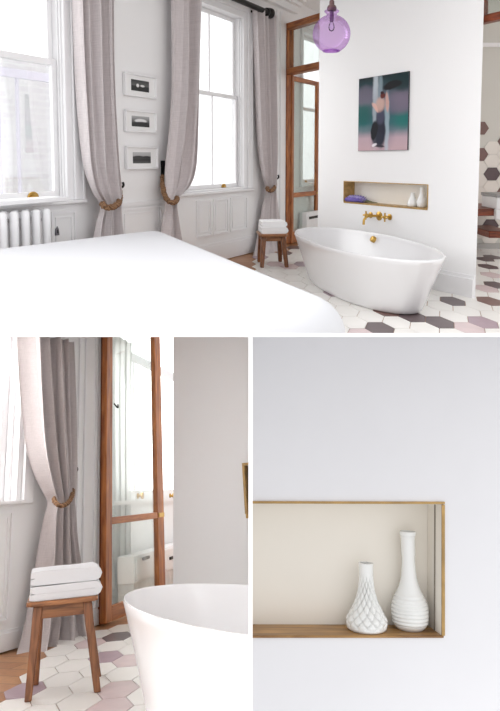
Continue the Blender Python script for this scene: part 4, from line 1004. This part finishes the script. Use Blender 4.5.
piece(MB(), nzb, plus(nzb, tk*.6), -.004, dq-.011).build('shelf_board', SHELFW, t, bevel=.0015)
piece(MB(), plus(nzt, -tk*.7), nzt, .004, dq-.011).build('top_lining', CREAM, t, smooth=0)
def side(mb, k0, k1, y0, y1):
    lo, hi = nzb(nb_)+tk*.6, nzt(nb_)-tk*.7
    mb.slab([(nr(lo)+k0, lo), (nr(lo)+k1, lo), (nr(hi)+k1, hi), (nr(hi)+k0, hi)], y0, y1); return mb
side(MB(), -tk*.6, 0, .0, dq-.011).build('side_lining', CREAM, t, smooth=0)
mb = MB(); piece(mb, plus(nzt, -tk*.5), plus(nzt, .001), -.005, .0035, .002); side(mb, -tk*.6, .002, -.005, -.0005); mb.build('edging', OLDGOLD, t, smooth=0)
side(MB(), -tk*.6-.0018, -tk*.6-.0002, .036, .041).build('crack_line', pmat('grey joint', rgb(132, 122, 112), .8), t, smooth=0)
zq = nzb(c_(390, 637)[0])+tk*.6
def vplace(u, y): return QW.W @ TR(c_(u, 600, y)[0], y, zq)
def hgt(u, v, y): return c_(u, v, y)[1]-zq
pxm = lambda y: (c_(400, 600, y)[0]-c_(300, 600, y)[0])/100
ys_, yt_ = .046, .054
m1 = pxm(ys_); H1_ = hgt(366, 563, ys_)
prof = vase_profile([(r*m1, f*H1_) for f, r in ((0, 17), (.03, 19), (.11, 20.3), (.17, 19.6), (.27, 16.4), (.40, 12.2), (.56, 8.9), (.72, 7.3), (.86, 7.0), (.97, 7.2), (1, 7.5))], .003, 140)
vase(vplace(366.3, ys_), prof, quilt_rf(H1_*.04, H1_*.84, 2.4*m1, 12, H1_*.17), 'shorter white vase with diamond quilted body on the large recessed shelf', 160, group='vases in the large recess')
m2 = pxm(yt_); H2_ = hgt(409, 531.5, yt_)
prof = vase_profile([(r*m2, f*H2_) for f, r in ((0, 12.5), (.03, 15.3), (.08, 17), (.175, 17.8), (.27, 16.6), (.39, 11.6), (.50, 8.2), (.62, 6.9), (.75, 6.5), (.93, 7), (.965, 8.0), (1, 8.2))], .003, 170)
vase(vplace(409.5, yt_), prof, rib_rf(H2_*.05, H2_*.36, 1.3*m2, H2_*.039), 'taller white vase with ribbed round body on the large recessed shelf', 96, group='vases in the large recess')
# ================================================================== boards that close the lower rooms from each other and from the room above
def rp3(u, v, z): d = pixdir(u, v); return EYE+d*z
za, zz = .95, 2.75
mid_dir = pixdir(250, 335.0); up_n = mid_dir.cross(CR).normalized(); up_n = up_n if up_n.z > 0 else -up_n
half = 1.9*za/FPX
a, b = EYE+mid_dir*za, EYE+mid_dir*zz
pts = [a-CR*.75, a+CR*.75, b+CR*1.2, b-CR*1.2]
mb = MB().hexa([p-up_n*half for p in pts], [p+up_n*half for p in pts])
tag(mb.build('ceiling', WHITEB, smooth=0), 'thin white board between the bedroom above and the two lower rooms', kind='structure')
def cut_at_partition(o, x=-.0016):
    import bmesh
    bpy.context.view_layer.update()
    inv = o.matrix_world.inverted(); co = inv @ Vector((x, 0, 0)); no = (o.matrix_world.to_3x3().transposed() @ Vector((1, 0, 0))).normalized()
    if all((o.matrix_world @ v.co).x < x for v in o.data.vertices): return
    bm = bmesh.new(); bm.from_mesh(o.data)
    bmesh.ops.bisect_plane(bm, geom=bm.verts[:]+bm.edges[:]+bm.faces[:], plane_co=co, plane_no=no, clear_outer=True)
    ed = [e for e in bm.edges if e.is_boundary]
    if ed and 'tiles' not in o.name: bmesh.ops.triangle_fill(bm, edges=ed, use_beauty=True)
    bm.to_mesh(o.data); bm.free()
for o in LOWER_LEFT:
    if o.type == 'MESH': cut_at_partition(o)
xa_, xb_ = (248.4-250)/FPX, (252.6-250)/FPX
z0_, z1_ = .60, 2.72
def col(z, x): return [EYE+pixdir(250, v)*z+CR*x*.60 for v in (800, 336.5)]
lo = []; hi = []
for z, x in ((z0_, xa_), (z0_, xb_), (z1_, xb_), (z1_, xa_)):
    q0, q1 = col(z, x); lo.append(q0); hi.append(q1)
mb = MB().hexa(lo, hi); tag(mb.build('partition', WHITEB, smooth=0), 'thin white partition between the two lower rooms', kind='structure')

# ------------------------------------------------------------------ everything in its final size
US = 2.5
bpy.context.view_layer.update()
for o in COL.objects:
    if o.parent is None and o is not cam: o.matrix_world = Matrix.Scale(US, 4) @ o.matrix_world
cm2 = cm.copy(); cm2.translation = EYE*US; cam.matrix_world = cm2
